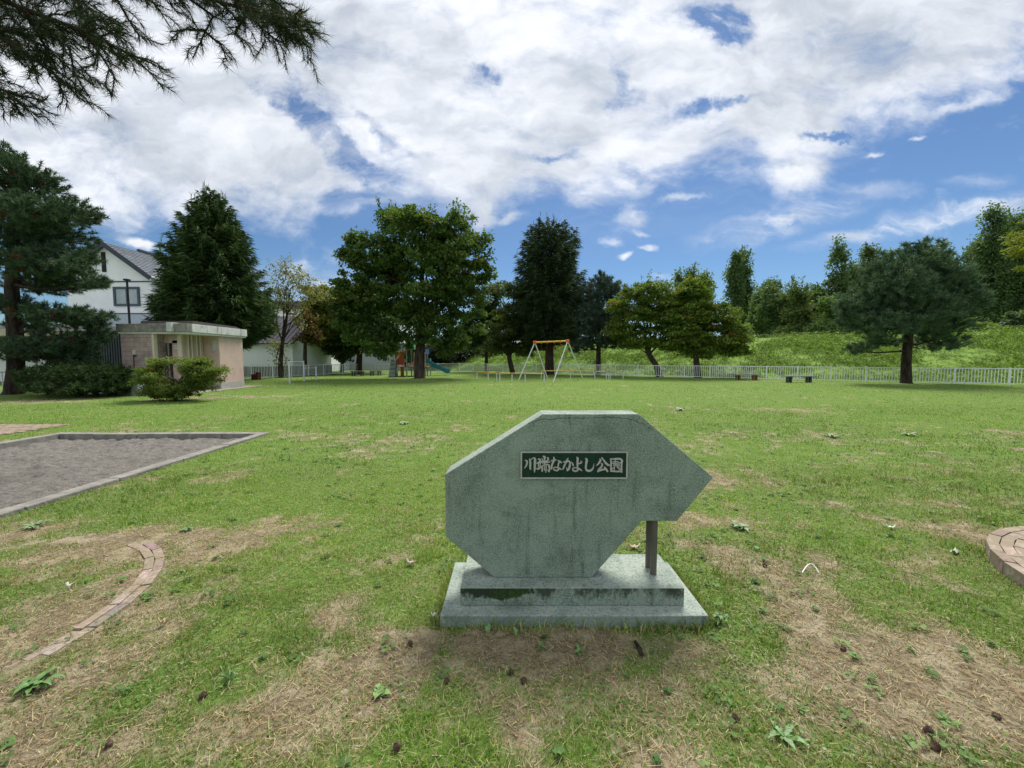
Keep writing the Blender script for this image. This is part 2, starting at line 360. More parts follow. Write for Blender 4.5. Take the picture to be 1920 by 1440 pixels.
b = k.n('ShaderNodeBump'); b.inputs['Strength'].default_value = 0.8; b.inputs['Distance'].default_value = 0.05
k.link(k.math('ADD', nf, k.math('MULTIPLY', nm, 1.5)), b.inputs['Height']); k.link(b.outputs[0], bs.inputs['Normal'])
tag(link('ground', gme, m), kind='structure')
#MARK-GRASS
# ------------------------------------------------------------------ grass blades
def clear_of(x, y):                       # where nothing green grows
    a = (x > -.40) & (x < 1.10) & (y > 2.10) & (y < 2.68)
    b = (x > SBX[0] - .17) & (x < SBX[1] + .17) & (y > SBX[2] - .17) & (y < SBX[3] + .17)
    c = (x > -17.4) & (x < -13.7) & (y > 16.7) & (y < 21)
    q = mound(x, y); d = (q > 0.84) & (q < 1.03) & (fbm(x, y, 5.0, 3, 8) > 0.42)
    e = (x < -9.9) & (x > -13.2) & (y > 6.9) & (y < 8.75)
    return ~(a | b | c | d | e)
def scatter(n, y0, y1, power=1.0, seed=0):
    r = np.random.default_rng(seed); y = y0 + (y1 - y0) * r.random(n) ** power
    x = (r.random(n) * 2 - 1) * (1.36 * y + 0.35); return x, y
def blades(x, y, h, w, lean, tint, seed, seg=2):
    r = np.random.default_rng(seed); n = len(x); z = terrain(x, y) - 0.004
    th = r.random(n) * 2 * np.pi; sx_, sy_ = np.cos(th), np.sin(th); ph = r.random(n) * 2 * np.pi; lx, ly = np.cos(ph) * lean, np.sin(ph) * lean
    P = np.stack([x, y, z], -1); side = np.stack([sx_, sy_, sx_ * 0], -1) * (w / 2)[:, None]
    L = np.stack([lx, ly, lx * 0], -1) * h[:, None]; up = np.array([0, 0, 1.0])
    v0 = P - side; v1 = P + side; mid = P + L * 0.35 + up * (h * 0.6 * np.sqrt(np.clip(1 - (lean * .35) ** 2, .05, 1)))[:, None]
    v2 = mid + side * 0.8; v3 = mid - side * 0.8
    tip = P + L + up * (h * np.sqrt(np.clip(1 - lean ** 2 * .8, .04, 1)))[:, None]
    Vv = np.stack([v0, v1, v2, v3, tip], 1).reshape(-1, 3); k = np.arange(n)[:, None] * 5
    tris = np.concatenate([k + np.array([0, 1, 2]), k + np.array([0, 2, 3]), k + np.array([3, 2, 4])], 1).reshape(-1, 3)
    return Vv, tris, np.repeat(tint, 5, 0)
def tint_of(n, dry, r, x, y):
    g1 = np.array([0.085, 0.175, 0.026]); g2 = np.array([0.23, 0.36, 0.065]); g3 = np.array([0.23, 0.25, 0.07]); st = np.array([0.46, 0.40, 0.22])
    a = r.random(n)[:, None]; big = sstep(.35, .65, fbm(x, y, 1.1, 3, 90))[:, None]
    t = g1 * (1 - a) + g2 * a; t = t * (1 - .35 * big) + g3 * .35 * big * a + .35 * big * (1 - a) * g2
    isdry = r.random(n) < np.clip(0.16 + dry * 0.60, 0, .72)
    t = np.where(isdry[:, None], (st * (0.55 + 0.6 * r.random(n)[:, None])), t)
    t = t * (.78 + .5 * sstep(.3, .7, fbm(x, y, .45, 4, 91)))[:, None] * np.array([1, 1, 1.0])
    return t
AV, AT, AC, off = [], [], [], 0
def push(V_, T_, C_):
    global off
    AV.append(V_); AT.append(T_ + off); AC.append(C_); off += len(V_)
for i, (n, y0, y1, pw, h0, w0, keep) in enumerate([(120000, 0.95, 2.9, .9, .024, .0038, 1.0), (130000, 2.3, 6.0, .9, .030, .0058, 1.0), (120000, 4.6, 14, .8, .034, .010, .9), (90000, 9.5, 33, .75, .036, .018, .75)]):
    r = np.random.default_rng(100 + i); x, y = scatter(n, y0, y1, pw, 50 + i)
    d = dryness(x, y); dens = (1 - 0.60 * sstep(.35, .9, d)) * (.55 + .45 * sstep(.35, .6, fbm(x, y, 9, 3, 44))); lo, hi = [(0, 2.6), (2.6, 5.3), (5.3, 12), (12, 30)][i]; fade = np.minimum(sstep(y0, lo + (lo - y0), y) if i else 1, 1 - sstep(2 * hi - y1, y1, y)); ok = clear_of(x, y) & (r.random(n) < dens * keep * fade)
    if i == 3: ok &= ((x - FB[0]) * FN[0] + (y - FB[1]) * FN[1] < -.3) & (x > -20)
    x, y, d = x[ok], y[ok], d[ok]; n = len(x)
    tuft = sstep(.5, .74, fbm(x, y, 3.4, 3, 12)) * (1 - sstep(.2, .6, d))
    h = h0 * (0.45 + 0.9 * r.random(n)) * (1 + 0.9 * tuft) * (1 - 0.4 * sstep(.4, .9, d)); w = w0 * (.6 + .8 * r.random(n))
    push(*blades(x, y, h, w, 0.3 + 0.65 * r.random(n), tint_of(n, d, r, x, y), 200 + i))
# dry straw and fallen needles lying flat
r = np.random.default_rng(5); n = 85000; x, y = scatter(n, 0.95, 5.5, .8, 77); d = dryness(x, y)
ok = clear_of(x, y) & (r.random(n) < .40 + .60 * sstep(.25, .6, d)); x, y = x[ok], y[ok]; n = len(x); z = terrain(x, y) + .002 + .010 * r.random(n)
th = r.random(n) * 2 * np.pi; L = (.025 + .05 * r.random(n)); D = np.stack([np.cos(th), np.sin(th), (r.random(n) - .5) * .5], -1) * L[:, None]
Sd = np.stack([-np.sin(th), np.cos(th), th * 0], -1) * (.0010 + .0010 * r.random(n))[:, None]; P = np.stack([x, y, z], -1)
Vv = np.stack([P - Sd, P + Sd, P + D], 1).reshape(-1, 3); C = np.array([.50, .42, .25]) * (.45 + .75 * r.random(n)[:, None])
C = np.where(r.random(n)[:, None] < .2, C * np.array([.7, .5, .4]), C)
push(Vv, np.arange(3 * n).reshape(-1, 3), np.repeat(C, 3, 0))
# clover and small broad leaves
def leaflets(x, y, size, tint, seed, rise=.02):
    r = np.random.default_rng(seed); n = len(x); z = terrain(x, y) + rise * (.3 + r.random(n)); th = r.random(n) * 2 * np.pi
    a = np.stack([np.cos(th), np.sin(th), (r.random(n) - .4) * .7], -1); bb = np.stack([-np.sin(th), np.cos(th), (r.random(n) - .5) * .6], -1)
    P = np.stack([x, y, z], -1); s = size[:, None]
    Vv = np.stack([P - a * s * .5, P + bb * s * .38, P + a * s * .5, P - bb * s * .38], 1).reshape(-1, 3); k = np.arange(n)[:, None] * 4
    return Vv, np.concatenate([k + np.array([0, 1, 2]), k + np.array([0, 2, 3])], 1).reshape(-1, 3), np.repeat(tint, 4, 0)
for i, (n, y0, y1, sz) in enumerate([(26000, .95, 4.0, .013), (14000, 3.8, 12, .022)]):
    r = np.random.default_rng(300 + i); x, y = scatter(n, y0, y1, .85, 310 + i); d = dryness(x, y)
    c = sstep(.48, .66, fbm(x, y, 1.7, 4, 55)); ok = clear_of(x, y) & (r.random(n) < c * (1 - .75 * sstep(.5, .9, d)) + .04); x, y = x[ok], y[ok]; n = len(x)
    t = np.array([.075, .16, .035]) + r.random(n)[:, None] * np.array([.09, .12, .03])
    pale = (r.random(n) < .05)[:, None]; t = np.where(pale, np.array([.32, .38, .25]), t)
    push(*leaflets(x, y, sz * (.5 + .9 * r.random(n)), t, 320 + i))
# low rosettes of broad leaves, and longer grass against the stone
r = np.random.default_rng(61); n = 1500; x, y = scatter(n, 1.0, 9.0, .8, 62); c_ = fbm(x, y, 1.2, 3, 15); ok = clear_of(x, y) & (r.random(n) < .15 + .85 * sstep(.45, .62, c_)); x, y = x[ok], y[ok]; n = len(x)
kk_ = 7; th = r.random((n, 1)) * 6 + np.arange(kk_) * .9 + r.random((n, kk_)) * .5; rr_ = (.008 + .020 * r.random((n, 1))) * (.5 + r.random((n, kk_))) * (1 + .06 * y[:, None])
xl, yl = (x[:, None] + np.cos(th) * rr_).ravel(), (y[:, None] + np.sin(th) * rr_).ravel(); tb_ = np.array([.07, .15, .035]) + r.random((n, 1)) * np.array([.10, .13, .05]); tb_ = np.repeat(tb_, kk_, 0) * (.75 + .5 * r.random((n * kk_, 1)))
push(*leaflets(xl, yl, (.016 + .016 * r.random(n * kk_)) * np.repeat(1 + .07 * y, kk_), tb_, 63, .022))
n = 3200; t = r.random(n); s_ = r.integers(0, 4, n); o_ = .004 + .05 * r.random(n) ** 1.5
x = np.where(s_ == 0, -.402 - o_, np.where(s_ == 1, 1.10 + o_, -.40 + 1.5 * t)); y = np.where(s_ < 2, 2.10 + .58 * t, np.where(s_ == 2, 2.68 + o_, 2.10 - o_)); ok = (s_ != 3) | (r.random(n) < .35 + .5 * (x > .7)) & (fbm(x, y, 6, 3, 4) > .42); x, y = x[ok], y[ok]; n = len(x)
push(*blades(x, y, .03 + .055 * r.random(n), .0035 + .003 * r.random(n), .2 + .6 * r.random(n), tint_of(n, np.full(n, .25), r, x, y), 64))
gm = raw_mesh('grass', np.concatenate(AV), np.concatenate(AT), 3, np.concatenate(AC))
tag(link('grass', gm, BLADE), 'short patchy green and straw coloured grass of the park lawn', 'grass', kind='stuff')

# rank growth on the dike slope
r = np.random.default_rng(9); n = 130000
t = r.random(n) * 62 - 10; s = 1.0 + 14.5 * r.random(n) ** .9; x = FB[0] + FT[0] * t + FN[0] * s; y = FB[1] + FT[1] * t + FN[1] * s
c = fbm(x, y, .55, 4, 71); ok = r.random(n) < sstep(.25, .6, c) * .9 + .15; x, y, c = x[ok], y[ok], c[ok]; n = len(x)
tn = np.array([.09, .16, .03]) * (1 - c[:, None]) + np.array([.27, .40, .08]) * c[:, None] * (.4 + .9 * r.random(n)[:, None])
bv = blades(x, y, .09 + .24 * r.random(n) * sstep(.3, .7, c), .03 + .04 * r.random(n), .5 + .45 * r.random(n), tn, 10)
lv = leaflets(x[::3], y[::3], .07 + .10 * r.random(len(x[::3])), tn[::3] * 1.0, 11, .35)
dm = raw_mesh('undergrowth', np.concatenate([bv[0], lv[0]]), np.concatenate([bv[1], lv[1] + len(bv[0])]), 3, np.concatenate([bv[2], lv[2]]))
tag(link('undergrowth', dm, BLADE), 'rank green weeds and long grass covering the dike slope', 'undergrowth', kind='stuff')
#MARK-MONUMENT
# ------------------------------------------------------------------ park name stone
def stonemat(name, c1=(0.085, 0.119, 0.096), c2=(0.31, 0.388, 0.322), moss=0.0):
    m, k, bs, out = material(name); oc = k.n('ShaderNodeTexCoord').outputs['Object']
    sp1 = k.noise(oc, 150, 3, 0.75); sp2 = k.noise(oc, 75, 4, 0.8)
    c = k.mix(k.remap(sp1, 0.38, 0.60), c1, c2)
    c = k.mix(k.remap(sp2, 0.57, 0.64, 0, 0.7), c, (0.02, 0.032, 0.026)); c = k.mix(k.remap(sp2, 0.42, 0.34, 0, 0.6), c, (0.40, 0.48, 0.42))
    bl = k.noise(oc, 4.2, 7, 0.65, 0.5); c = k.mix(k.remap(bl, 0.46, 0.66, 0, 0.5), c, (0.29, 0.365, 0.30)); c = k.mix(k.remap(bl, 0.50, 0.30, 0, 0.45), c, (0.06, 0.08, 0.065))
    gm_ = k.noise(k.mapping(oc, loc=(2, 5, 1)), 6.5, 6, .7); c = k.mix(k.remap(gm_, .56, .70, 0, .5), c, (0.075, 0.11, 0.045))
    stv = k.noise(k.mapping(oc, scale=(1, 1, 0.10)), 16, 6, 0.6, 0.2); c = k.mix(k.remap(stv, 0.56, 0.72, 0, 0.62), c, (0.04, 0.05, 0.04))
    stw = k.noise(k.mapping(oc, scale=(1, 1, 0.07), loc=(4, 0, 0)), 11, 5, 0.6, 0.2); c = k.mix(k.remap(stw, 0.60, 0.74, 0, 0.4), c, (0.20, 0.23, 0.20))
    # faces that look up turn paler, in speckled patches
    ge = k.n('ShaderNodeNewGeometry'); sn = k.n('ShaderNodeSeparateXYZ'); k.link(ge.outputs['Normal'], sn.inputs[0])
    up = k.remap(sn.outputs[2], 0.4, 0.9); c = k.mix(k.math('MULTIPLY', up, k.remap(bl, 0.40, 0.60, 0.2, 0.7)), c, k.mix(k.remap(sp2, .50, .62), (0.36, 0.40, 0.35), (0.12, .15, .13)))
    if moss:
        sx_ = k.n('ShaderNodeSeparateXYZ'); k.link(oc, sx_.inputs[0])
        mm = k.mapping(oc, loc=(-0.035 - .35, 0, .16 + 0.0), scale=(1, 1, 1))
        fx = k.math('SUBTRACT', 1.0, k.math('MULTIPLY', k.math('ABSOLUTE', k.math('SUBTRACT', sx_.outputs[0], moss)), 4.2))
        fz = k.remap(sx_.outputs[2], 0.07, 0.165)
        w = k.math('ADD', k.math('MULTIPLY', fx, 1.0), k.math('MULTIPLY', k.math('SUBTRACT', k.noise(oc, 14, 5, 0.65), 0.5), 2.2))
        w = k.math('ADD', w, k.math('SUBTRACT', k.math('MULTIPLY', fz, 1.3), 1.05)); w = k.remap(w, 0.20, 0.42)
        w = k.math('MULTIPLY', w, k.math('SUBTRACT', 1.0, up))
        c = k.mix(w, c, k.mix(k.remap(sp1, .4, .6), (0.012, 0.028, 0.008), (0.045, 0.085, 0.02)))
        e = k.noise(k.mapping(oc, scale=(1, 1, .5)), 9, 6, .7); e = k.math('MULTIPLY', k.remap(k.math('ADD', e, k.math('MULTIPLY', fz, .14)), .56, .70, 0, .85), k.math('SUBTRACT', 1.0, up))
        c = k.mix(e, c, (0.025, 0.035, 0.022))
    k.link(c, bs.inputs['Base Color']); bs.inputs['Roughness'].default_value = 0.85; bs.inputs['Specular IOR Level'].default_value = 0.25
    b = k.n('ShaderNodeBump'); b.inputs['Strength'].default_value = 0.5; b.inputs['Distance'].default_value = 0.004
    k.link(k.math('ADD', sp2, k.math('MULTIPLY', bl, 1.5)), b.inputs['Height']); k.link(b.outputs[0], bs.inputs['Normal']); return m
STONE = stonemat('green_stone'); PLINTH = stonemat('green_plinth_stone', moss=-0.42); SLAB = stonemat('green_slab_stone', (0.10, 0.14, 0.115), (0.30, 0.37, 0.32))
mon = empty('park_monument', (0.35, 2.38, 0), 'green speckled stone park name monument on a stepped plinth, with a dark Japanese name plaque', 'monument')
YF, YB = 2.30, 2.47
def Z(zx, zy): p = at(800 + zx / 3.13, 740 + zy / 3.13, YF); return p.x, p.z
out_ = [Z(680, 114), Z(108, 468), Z(110, 832), Z(398, 1076), Z(970, 1076), Z(1262, 742), Z(1470, 742), Z(1684, 486), Z(1246, 114)]
out_[3] = (out_[3][0], .171); out_[4] = (out_[4][0], .171)
MB().prism_y(out_, YF, YB).build('stone_body', STONE, mon, bevel=0.005)
# hairline crack following the top edge, a thin inlaid groove line
cr = MB(); cpts = [(600, 170), (640, 158), (668, 143), (720, 147), (770, 140), (850, 136), (930, 139), (1010, 133), (1100, 132), (1160, 137), (1215, 148), (1262, 165), (1300, 190), (1345, 215)]
cq = []
for i in range(len(cpts) - 1):
    for j in range(4):
        f = j / 4; cq.append((cpts[i][0] * (1 - f) + cpts[i + 1][0] * f + random.uniform(-3, 3), cpts[i][1] * (1 - f) + cpts[i + 1][1] * f + random.uniform(-2.5, 2.5)))
cq = [Z(*q) for q in cq]; v3 = []
for i, (a, b_) in enumerate(cq):
    w = random.uniform(.0014, .0034); v3 += [(a, YF - .0012, b_ - w / 2), (a, YF - .0012, b_ + w / 2)]
cr.add(v3, [(2 * i, 2 * i + 2, 2 * i + 3, 2 * i + 1) for i in range(len(cq) - 1)]); cr.build('crack', plain('crack_dark', (0.012, 0.013, 0.012), 0.95), mon)
MB().box(-.30, 1.0, 2.19, 2.59, .066, .170).build('upper_plinth', PLINTH, mon, bevel=0.004)
MB().box(-.402, 1.10, 2.10, 2.68, -.06, .065).build('lower_plinth', SLAB, mon, bevel=0.005)
zt = out_[5][1]
RODM = plain('rod_metal', (0.14, 0.13, 0.115), 0.55, 0.5, dirt=((0.09, 0.06, 0.04), .6))
for X_, Y_ in ((G(1226, 1073, .17).x - .010, 2.345), (G(1215, 1061, .17).x - .002, 2.425)):
    MB().tube([(X_, Y_, .168), (X_, Y_, zt + .004)], .0195, 16).build('support_post', RODM, mon)
# name plaque
px0, pz1 = Z(552, 331); px1, pz0 = Z(1173, 489)
PL = MB().box(px0, px1, YF - .010, YF + .002, pz0, pz1).build('name_plaque', plain('plaque_green', (0.004, 0.030, 0.026), 0.35, 0.2, vary=.2, scale=30), mon)
fw = .0075; BR = plain('plaque_metal', (0.43, 0.42, 0.395), 0.55, 0.25, vary=.12, scale=40)
fr = MB(); y0_, y1_ = YF - .016, YF - .0105
fr.box(px0 - .001, px1 + .001, y0_, y1_, pz1 - fw, pz1 + .001); fr.box(px0 - .001, px1 + .001, y0_, y1_, pz0 - .001, pz0 + fw)
fr.box(px0 - .001, px0 + fw, y0_, y1_, pz0 + fw, pz1 - fw); fr.box(px1 - fw, px1 + .001, y0_, y1_, pz0 + fw, pz1 - fw)
fr.build('plaque_frame', BR, PL)
K1 = [ # brush strokes (x, y, half width) on a 19.2 px survey grid of the plate
 [(165,345,16),(230,380,32),(228,460,30),(190,560,24),(140,625,10)],[(330,310,26),(345,400,36),(345,560,36),(350,655,32)],[(350,345,10),(400,292,13),(480,245,14)],[(500,262,30),(515,330,46),(510,500,40),(505,650,36),(498,770,14)],
 [(640,300,24),(700,318,34)],[(585,452,20),(660,425,34),(745,395,32)],[(690,330,18),(678,420,26)],[(640,470,22),(640,570,20)],[(712,460,18),(690,570,20)],[(590,645,28),(640,645,34),(730,580,24),(830,505,12)],
 [(815,205,26),(860,225,38),(858,290,30),(840,370,22)],[(765,275,15),(790,370,22)],[(955,250,20),(990,285,32),(955,370,22)],[(775,385,18),(960,368,20)],[(770,440,14),(900,420,28),(1045,402,18)],
 [(860,440,18),(855,500,20)],[(772,560,26),(772,730,26)],[(775,545,12),(860,505,16),(960,492,22),(1015,530,32),(1032,620,32),(1020,740,28)],[(850,550,18),(848,705,18)],[(918,530,24),(903,765,20)],[(965,690,16),(1015,745,26)],
 [(1082,362,14),(1160,350,26),(1272,328,14)],[(1190,245,28),(1195,340,34),(1140,460,32),(1112,560,32),(1100,650,26)],[(1335,352,18),(1420,395,30),(1470,435,14)],[(1385,405,24),(1352,480,26),(1342,600,26)],
 [(1172,640,16),(1200,600,16),(1300,600,20),(1400,640,28),(1455,672,14)],[(1170,640,16),(1205,688,22),(1290,706,28),(1345,680,26),(1355,600,20)],
 [(1530,402,16),(1620,392,32),(1715,375,28),(1768,420,30),(1760,520,34),(1725,640,38),(1675,700,32)],[(1675,690,24),(1640,610,12)],[(1703,262,9),(1660,345,26),(1600,460,30),(1545,580,30),(1512,665,20)],[(1825,405,14),(1868,480,26),(1887,550,16)]]
K2 = [[(130,240,22),(160,280,36),(150,450,32),(156,610,28)],[(175,462,20),(240,450,24),(295,405,30),(275,378,20)],[(-20,650,22),(30,612,16),(130,612,20),(230,655,30),(312,715,14)],[(-22,655,22),(10,712,26),(90,730,28),(155,690,32),(162,610,26)],
 [(445,275,20),(485,330,40),(465,450,36),(452,590,34),(475,690,36),(560,722,36),(650,692,30),(712,610,22),(744,460,5)],[(960,300,22),(975,345,34),(905,460,28),(830,532,10)],[(1025,255,24),(1090,340,28),(1160,435,36),(1230,500,40),(1300,518,20)],
 [(1005,455,20),(1035,490,34),(1000,580,30),(920,680,36),(885,740,32)],[(890,725,32),(1000,690,28),(1140,655,30)],[(1108,575,18),(1160,640,36),(1225,735,30)],
 [(1345,295,24),(1352,500,30),(1352,720,34)],[(1325,298,16),(1500,292,26),(1670,290,32),(1742,345,38)],[(1742,350,38),(1722,520,30),(1722,750,36)],[(1350,722,28),(1500,735,26),(1720,738,30)],
 [(1498,315,16),(1500,435,14)],[(1420,388,16),(1610,380,15)],[(1395,448,18),(1700,430,20)],[(1440,505,14),(1455,530,14),(1610,532,14),(1640,492,14),(1450,488,12)],[(1475,530,18),(1462,700,20)],[(1555,535,18),(1600,600,22),(1665,665,28)],[(1655,548,12),(1575,610,14)],[(1395,650,14),(1470,585,14)]]
lt = MB(); cnt = 0
def ribbon(pts):
    global cnt
    P = [np.array(p, float) for p in pts]; Q = []
    for i in range(len(P) - 1):
        a = P[max(i - 1, 0)]; b_ = P[i]; c_ = P[i + 1]; d_ = P[min(i + 2, len(P) - 1)]; ns = 5
        for j in range(ns):
            t_ = j / ns; Q.append(.5 * ((2 * b_) + (c_ - a) * t_ + (2 * a - 5 * b_ + 4 * c_ - d_) * t_ ** 2 + (3 * b_ - a - 3 * c_ + d_) * t_ ** 3))
    Q.append(P[-1]); l, r_ = [], []
    for i, q in enumerate(Q):
        d_ = Q[min(i + 1, len(Q) - 1)][:2] - Q[max(i - 1, 0)][:2]; d_ /= max(1e-6, np.linalg.norm(d_)); nrm = np.array([-d_[1], d_[0]]); w = max(q[2], 3)
        l.append(q[:2] + nrm * w); r_.append(q[:2] - nrm * w)
    def cap(q, d_, w): return [q + (d_ * math.sin(a_) + np.array([-d_[1], d_[0]]) * math.cos(a_)) * w for a_ in np.linspace(0, math.pi, 6)[1:-1]]
    d1 = Q[-1][:2] - Q[-2][:2]; d1 /= np.linalg.norm(d1); d0 = Q[0][:2] - Q[1][:2]; d0 /= np.linalg.norm(d0)
    front = YF - .0150 - .00007 * cnt; cnt += 1
    def W3(p): a_, c_ = Z((976 + p[0] / 19.2 - 800) * 3.13, (844 + p[1] / 19.2 - 740) * 3.13); return a_, c_
    n = len(l); vs = []
    for a_, b_ in zip(l, r_):
        for q in (a_, b_):
            X_, Z_ = W3(q); vs.append((X_, front, Z_))
    fs = [(2 * i, 2 * i + 2, 2 * i + 3, 2 * i + 1) for i in range(n - 1)]
    for base_i, q, d_, w in ((2 * n - 2, Q[-1][:2], d1, Q[-1][2]), (0, Q[0][:2], d0, Q[0][2])):
        cp = cap(q, d_, max(w, 3)); st = len(vs)
        for c_ in cp: X_, Z_ = W3(c_); vs.append((X_, front, Z_))
        fs.append([base_i if base_i else 1] + list(range(st, st + len(cp))) + [base_i + 1 if base_i else 0])
    k0 = len(vs); per = [2 * i for i in range(n)] + list(range(2 * n, 2 * n + 4)) + [2 * i + 1 for i in range(n - 1, -1, -1)] + list(range(2 * n + 4, 2 * n + 8))
    vs += [(v[0], YF - .0102, v[2]) for v in vs[:k0]]
    fs += [(per[i], per[(i + 1) % len(per)], per[(i + 1) % len(per)] + k0, per[i] + k0) for i in range(len(per))]
    lt.add(vs, fs)
for st_ in K1: ribbon(st_)
for st_ in K2: ribbon([(a_ + 1881.6, b_, c_) for a_, b_, c_ in st_])
lt.build('lettering', BR, PL)
#MARK-GROUNDTHINGS
# ------------------------------------------------------------------ sandbox
CURB = plain('curb_concrete', (0.22, 0.21, 0.185), 0.9, vary=0.22, scale=7, bump=0.5, dirt=((0.14, 0.13, 0.10), .7))
sb = empty('sandbox_curb', (-6.85, 5.3, 0), 'weathered concrete curb around the grey sandbox', 'curb')
x0, x1, y0, y1 = SBX; w = .16
def seg(a0, a1, b0, b1, nm, along):
    b = MB(); L_ = (a1 - a0) if along == 'x' else (b1 - b0); n_ = max(1, round(L_ / 0.9))
    for i in range(n_):
        f0, f1 = i / n_, (i + 1) / n_; g_ = .004; dz = random.uniform(-.006, .006)
        if along == 'x': b.box(a0 + L_ * f0 + g_, a0 + L_ * f1 - g_, b0, b1, -.2, .045 + dz)
        else: b.box(a0, a1, b0 + L_ * f0 + g_, b0 + L_ * f1 - g_, -.2, .045 + dz)
    b.build(nm, CURB, sb, bevel=.012)
seg(x0 - w, x1 + w, y1, y1 + w, 'curb_side', 'x'); seg(x1, x1 + w, y0 - w, y1, 'curb_side', 'y'); seg(x0 - w, x0, y0 - w, y1, 'curb_side', 'y'); seg(x0, x1, y0 - w, y0, 'curb_side', 'x')
m, k, bs, out = material('grey_sand'); oc = k.n('ShaderNodeTexCoord').outputs['Object']
n_a = k.noise(k.mapping(oc, scale=(1, 1.2, 1)), 15, 7, 0.75); n_b = k.noise(oc, 90, 3, 0.7); n_c = k.noise(oc, 1.3, 4, .6)
c = k.mix(k.remap(n_a, .35, .65), (0.105, 0.097, 0.087), (0.24, 0.225, 0.20)); c = k.mix(k.remap(n_b, .4, .62, 0, .5), c, (.27, .25, .22)); c = k.mix(k.remap(n_c, .5, .7, 0, .5), c, (.10, .09, .075))
k.link(c, bs.inputs['Base Color']); bs.inputs['Roughness'].default_value = 0.95; bs.inputs['Specular IOR Level'].default_value = .1
b = k.n('ShaderNodeBump'); b.inputs['Strength'].default_value = 1; b.inputs['Distance'].default_value = .04; k.link(k.math('ADD', n_a, k.math('MULTIPLY', n_b, .3)), b.inputs['Height']); k.link(b.outputs[0], bs.inputs['Normal'])
sxx, syy = np.meshgrid(np.linspace(x0 + .001, x1 - .001, 150), np.linspace(y0 + .001, y1 - .001, 170)); szz = -.055 + (fbm(sxx, syy, 1.6, 4, 4) - .5) * .09 + (fbm(sxx, syy, 9, 4, 14) - .5) * .09
In = np.arange(150 * 170).reshape(170, 150)
tag(link('sand', raw_mesh('sand', np.stack([sxx, syy, szz], -1).reshape(-1, 3), np.stack([In[:-1, :-1], In[:-1, 1:], In[1:, 1:], In[1:, :-1]], -1).reshape(-1, 4), 4, None, True), m), kind='structure')
# brick paving beyond the sandbox
def brickmat(name, base=(0.25, 0.15, 0.115)):
    m, k, bs, out = material(name); oc = k.n('ShaderNodeTexCoord').outputs['Object']; oi = k.n('ShaderNodeAttribute', _attribute_name='tint')
    n_ = k.noise(oc, 30, 5, .65); c = k.mix(k.remap(n_, .3, .7), tuple(v * .7 for v in base), tuple(v * 1.3 for v in base)); c = k.mix(1, c, oi.outputs[0], 'MULTIPLY')
    c = k.mix(k.remap(k.noise(oc, 7, 6, .7), .40, .56, 0, .9), c, (.25, .205, .145))
    k.link(c, bs.inputs['Base Color']); bs.inputs['Roughness'].default_value = .95; bs.inputs['Specular IOR Level'].default_value = .1
    b = k.n('ShaderNodeBump'); b.inputs['Strength'].default_value = .6; b.inputs['Distance'].default_value = .006; k.link(n_, b.inputs['Height']); k.link(b.outputs[0], bs.inputs['Normal']); return m
BRICK = brickmat('brick', (0.29, 0.235, 0.20)); PAVE = brickmat('paving_brick', (0.28, 0.21, 0.175)); GBRICK = brickmat('weathered_brick', (0.30, 0.25, 0.20))
def tinted(o, per):                       # tint each box of 8 vertices
    me = o.data; a = me.color_attributes.new('tint', 'FLOAT_COLOR', 'POINT'); n_ = len(me.vertices) // per; rr = np.random.default_rng(3)
    t_ = np.ones((n_, 4), np.float32); t_[:, :3] = (.72 + .55 * rr.random((n_, 1))) * np.array([1, 1, 1]) + .12 * (rr.random((n_, 3)) - .5)
    a.data.foreach_set('color', np.repeat(t_, per, 0).ravel()); return o
pb = MB()
for i in range(16):
    for j in range(18):
        a0 = -13.3 + i * .205; b0 = 6.95 + j * .1025
        if a0 > -10.1 - (8.75 - b0) * -.35: continue
        dz = random.uniform(-.004, .004); pb.box(a0 + (.1 if j % 2 else 0), a0 + (.1 if j % 2 else 0) + .197, b0, b0 + .096, -.05, .016 + dz)
tag(tinted(pb.build('brick_paving', PAVE), 8), kind='structure')
# brick rings
def ring(cx, cy, rad, a0, a1, rows, zt, name, label, mat):
    root = empty(name, (cx, cy, 0), label, 'brick edging'); b = MB()
    for q in range(rows):
        rr = rad - q * (.056 if zt < .05 else .066); n_ = int((a1 - a0) * rr / .205)
        for i in range(n_):
            t0 = a0 + (a1 - a0) * (i + .5 * (q % 2)) / n_; t1 = t0 + (a1 - a0) / n_ * .955; tl = random.uniform(-.004, .004) + zt - (max(0, -.12 - t0) * .028 if zt < .05 else 0)
            r0, r1 = rr - (.052 if zt < .05 else .061), rr
            vs = [(cx + r_ * math.cos(t), cy + r_ * math.sin(t), z) for z in (-.10, tl) for r_, t in ((r0, t0), (r1, t0), (r1, t1), (r0, t1))]
            b.add(vs, [(0, 3, 2, 1), (4, 5, 6, 7), (0, 1, 5, 4), (1, 2, 6, 5), (2, 3, 7, 6), (3, 0, 4, 7)])
    tinted(b.build('brick_course', mat, root), 8); return root
ring(-3.45, 2.1, 1.13, -.75, 1.12, 2, .008, 'brick_ring', 'half buried ring of flat reddish bricks in the lawn, beside the sandbox', BRICK)
ring(4.40, 2.06, 1.15, 1.2, 4.6, 3, .10, 'brick_planter_edge', 'raised curved edge of weathered bricks at the right edge of the lawn', GBRICK)
# worn earth strip outside bushes / path by toilet
MB().box(-14.9, -13.2, 14.5, 17.0, -.05, .012).add([(-13.2, 14.5, .012), (-12.6, 20.6, .012), (-14.05, 20.6, .012), (-14.05, 17.0, .012), (-13.2, 17.0, .012)], [(0, 1, 2, 3, 4)])
pth = MB().box(-18.2, -13.55, 16.1, 21.4, -.06, .022).build('apron', plain('apron_concrete', (.26, .235, .19), .95, vary=.25, scale=3, bump=.3)); tag(pth, kind='structure'); pth.name = 'pavement'

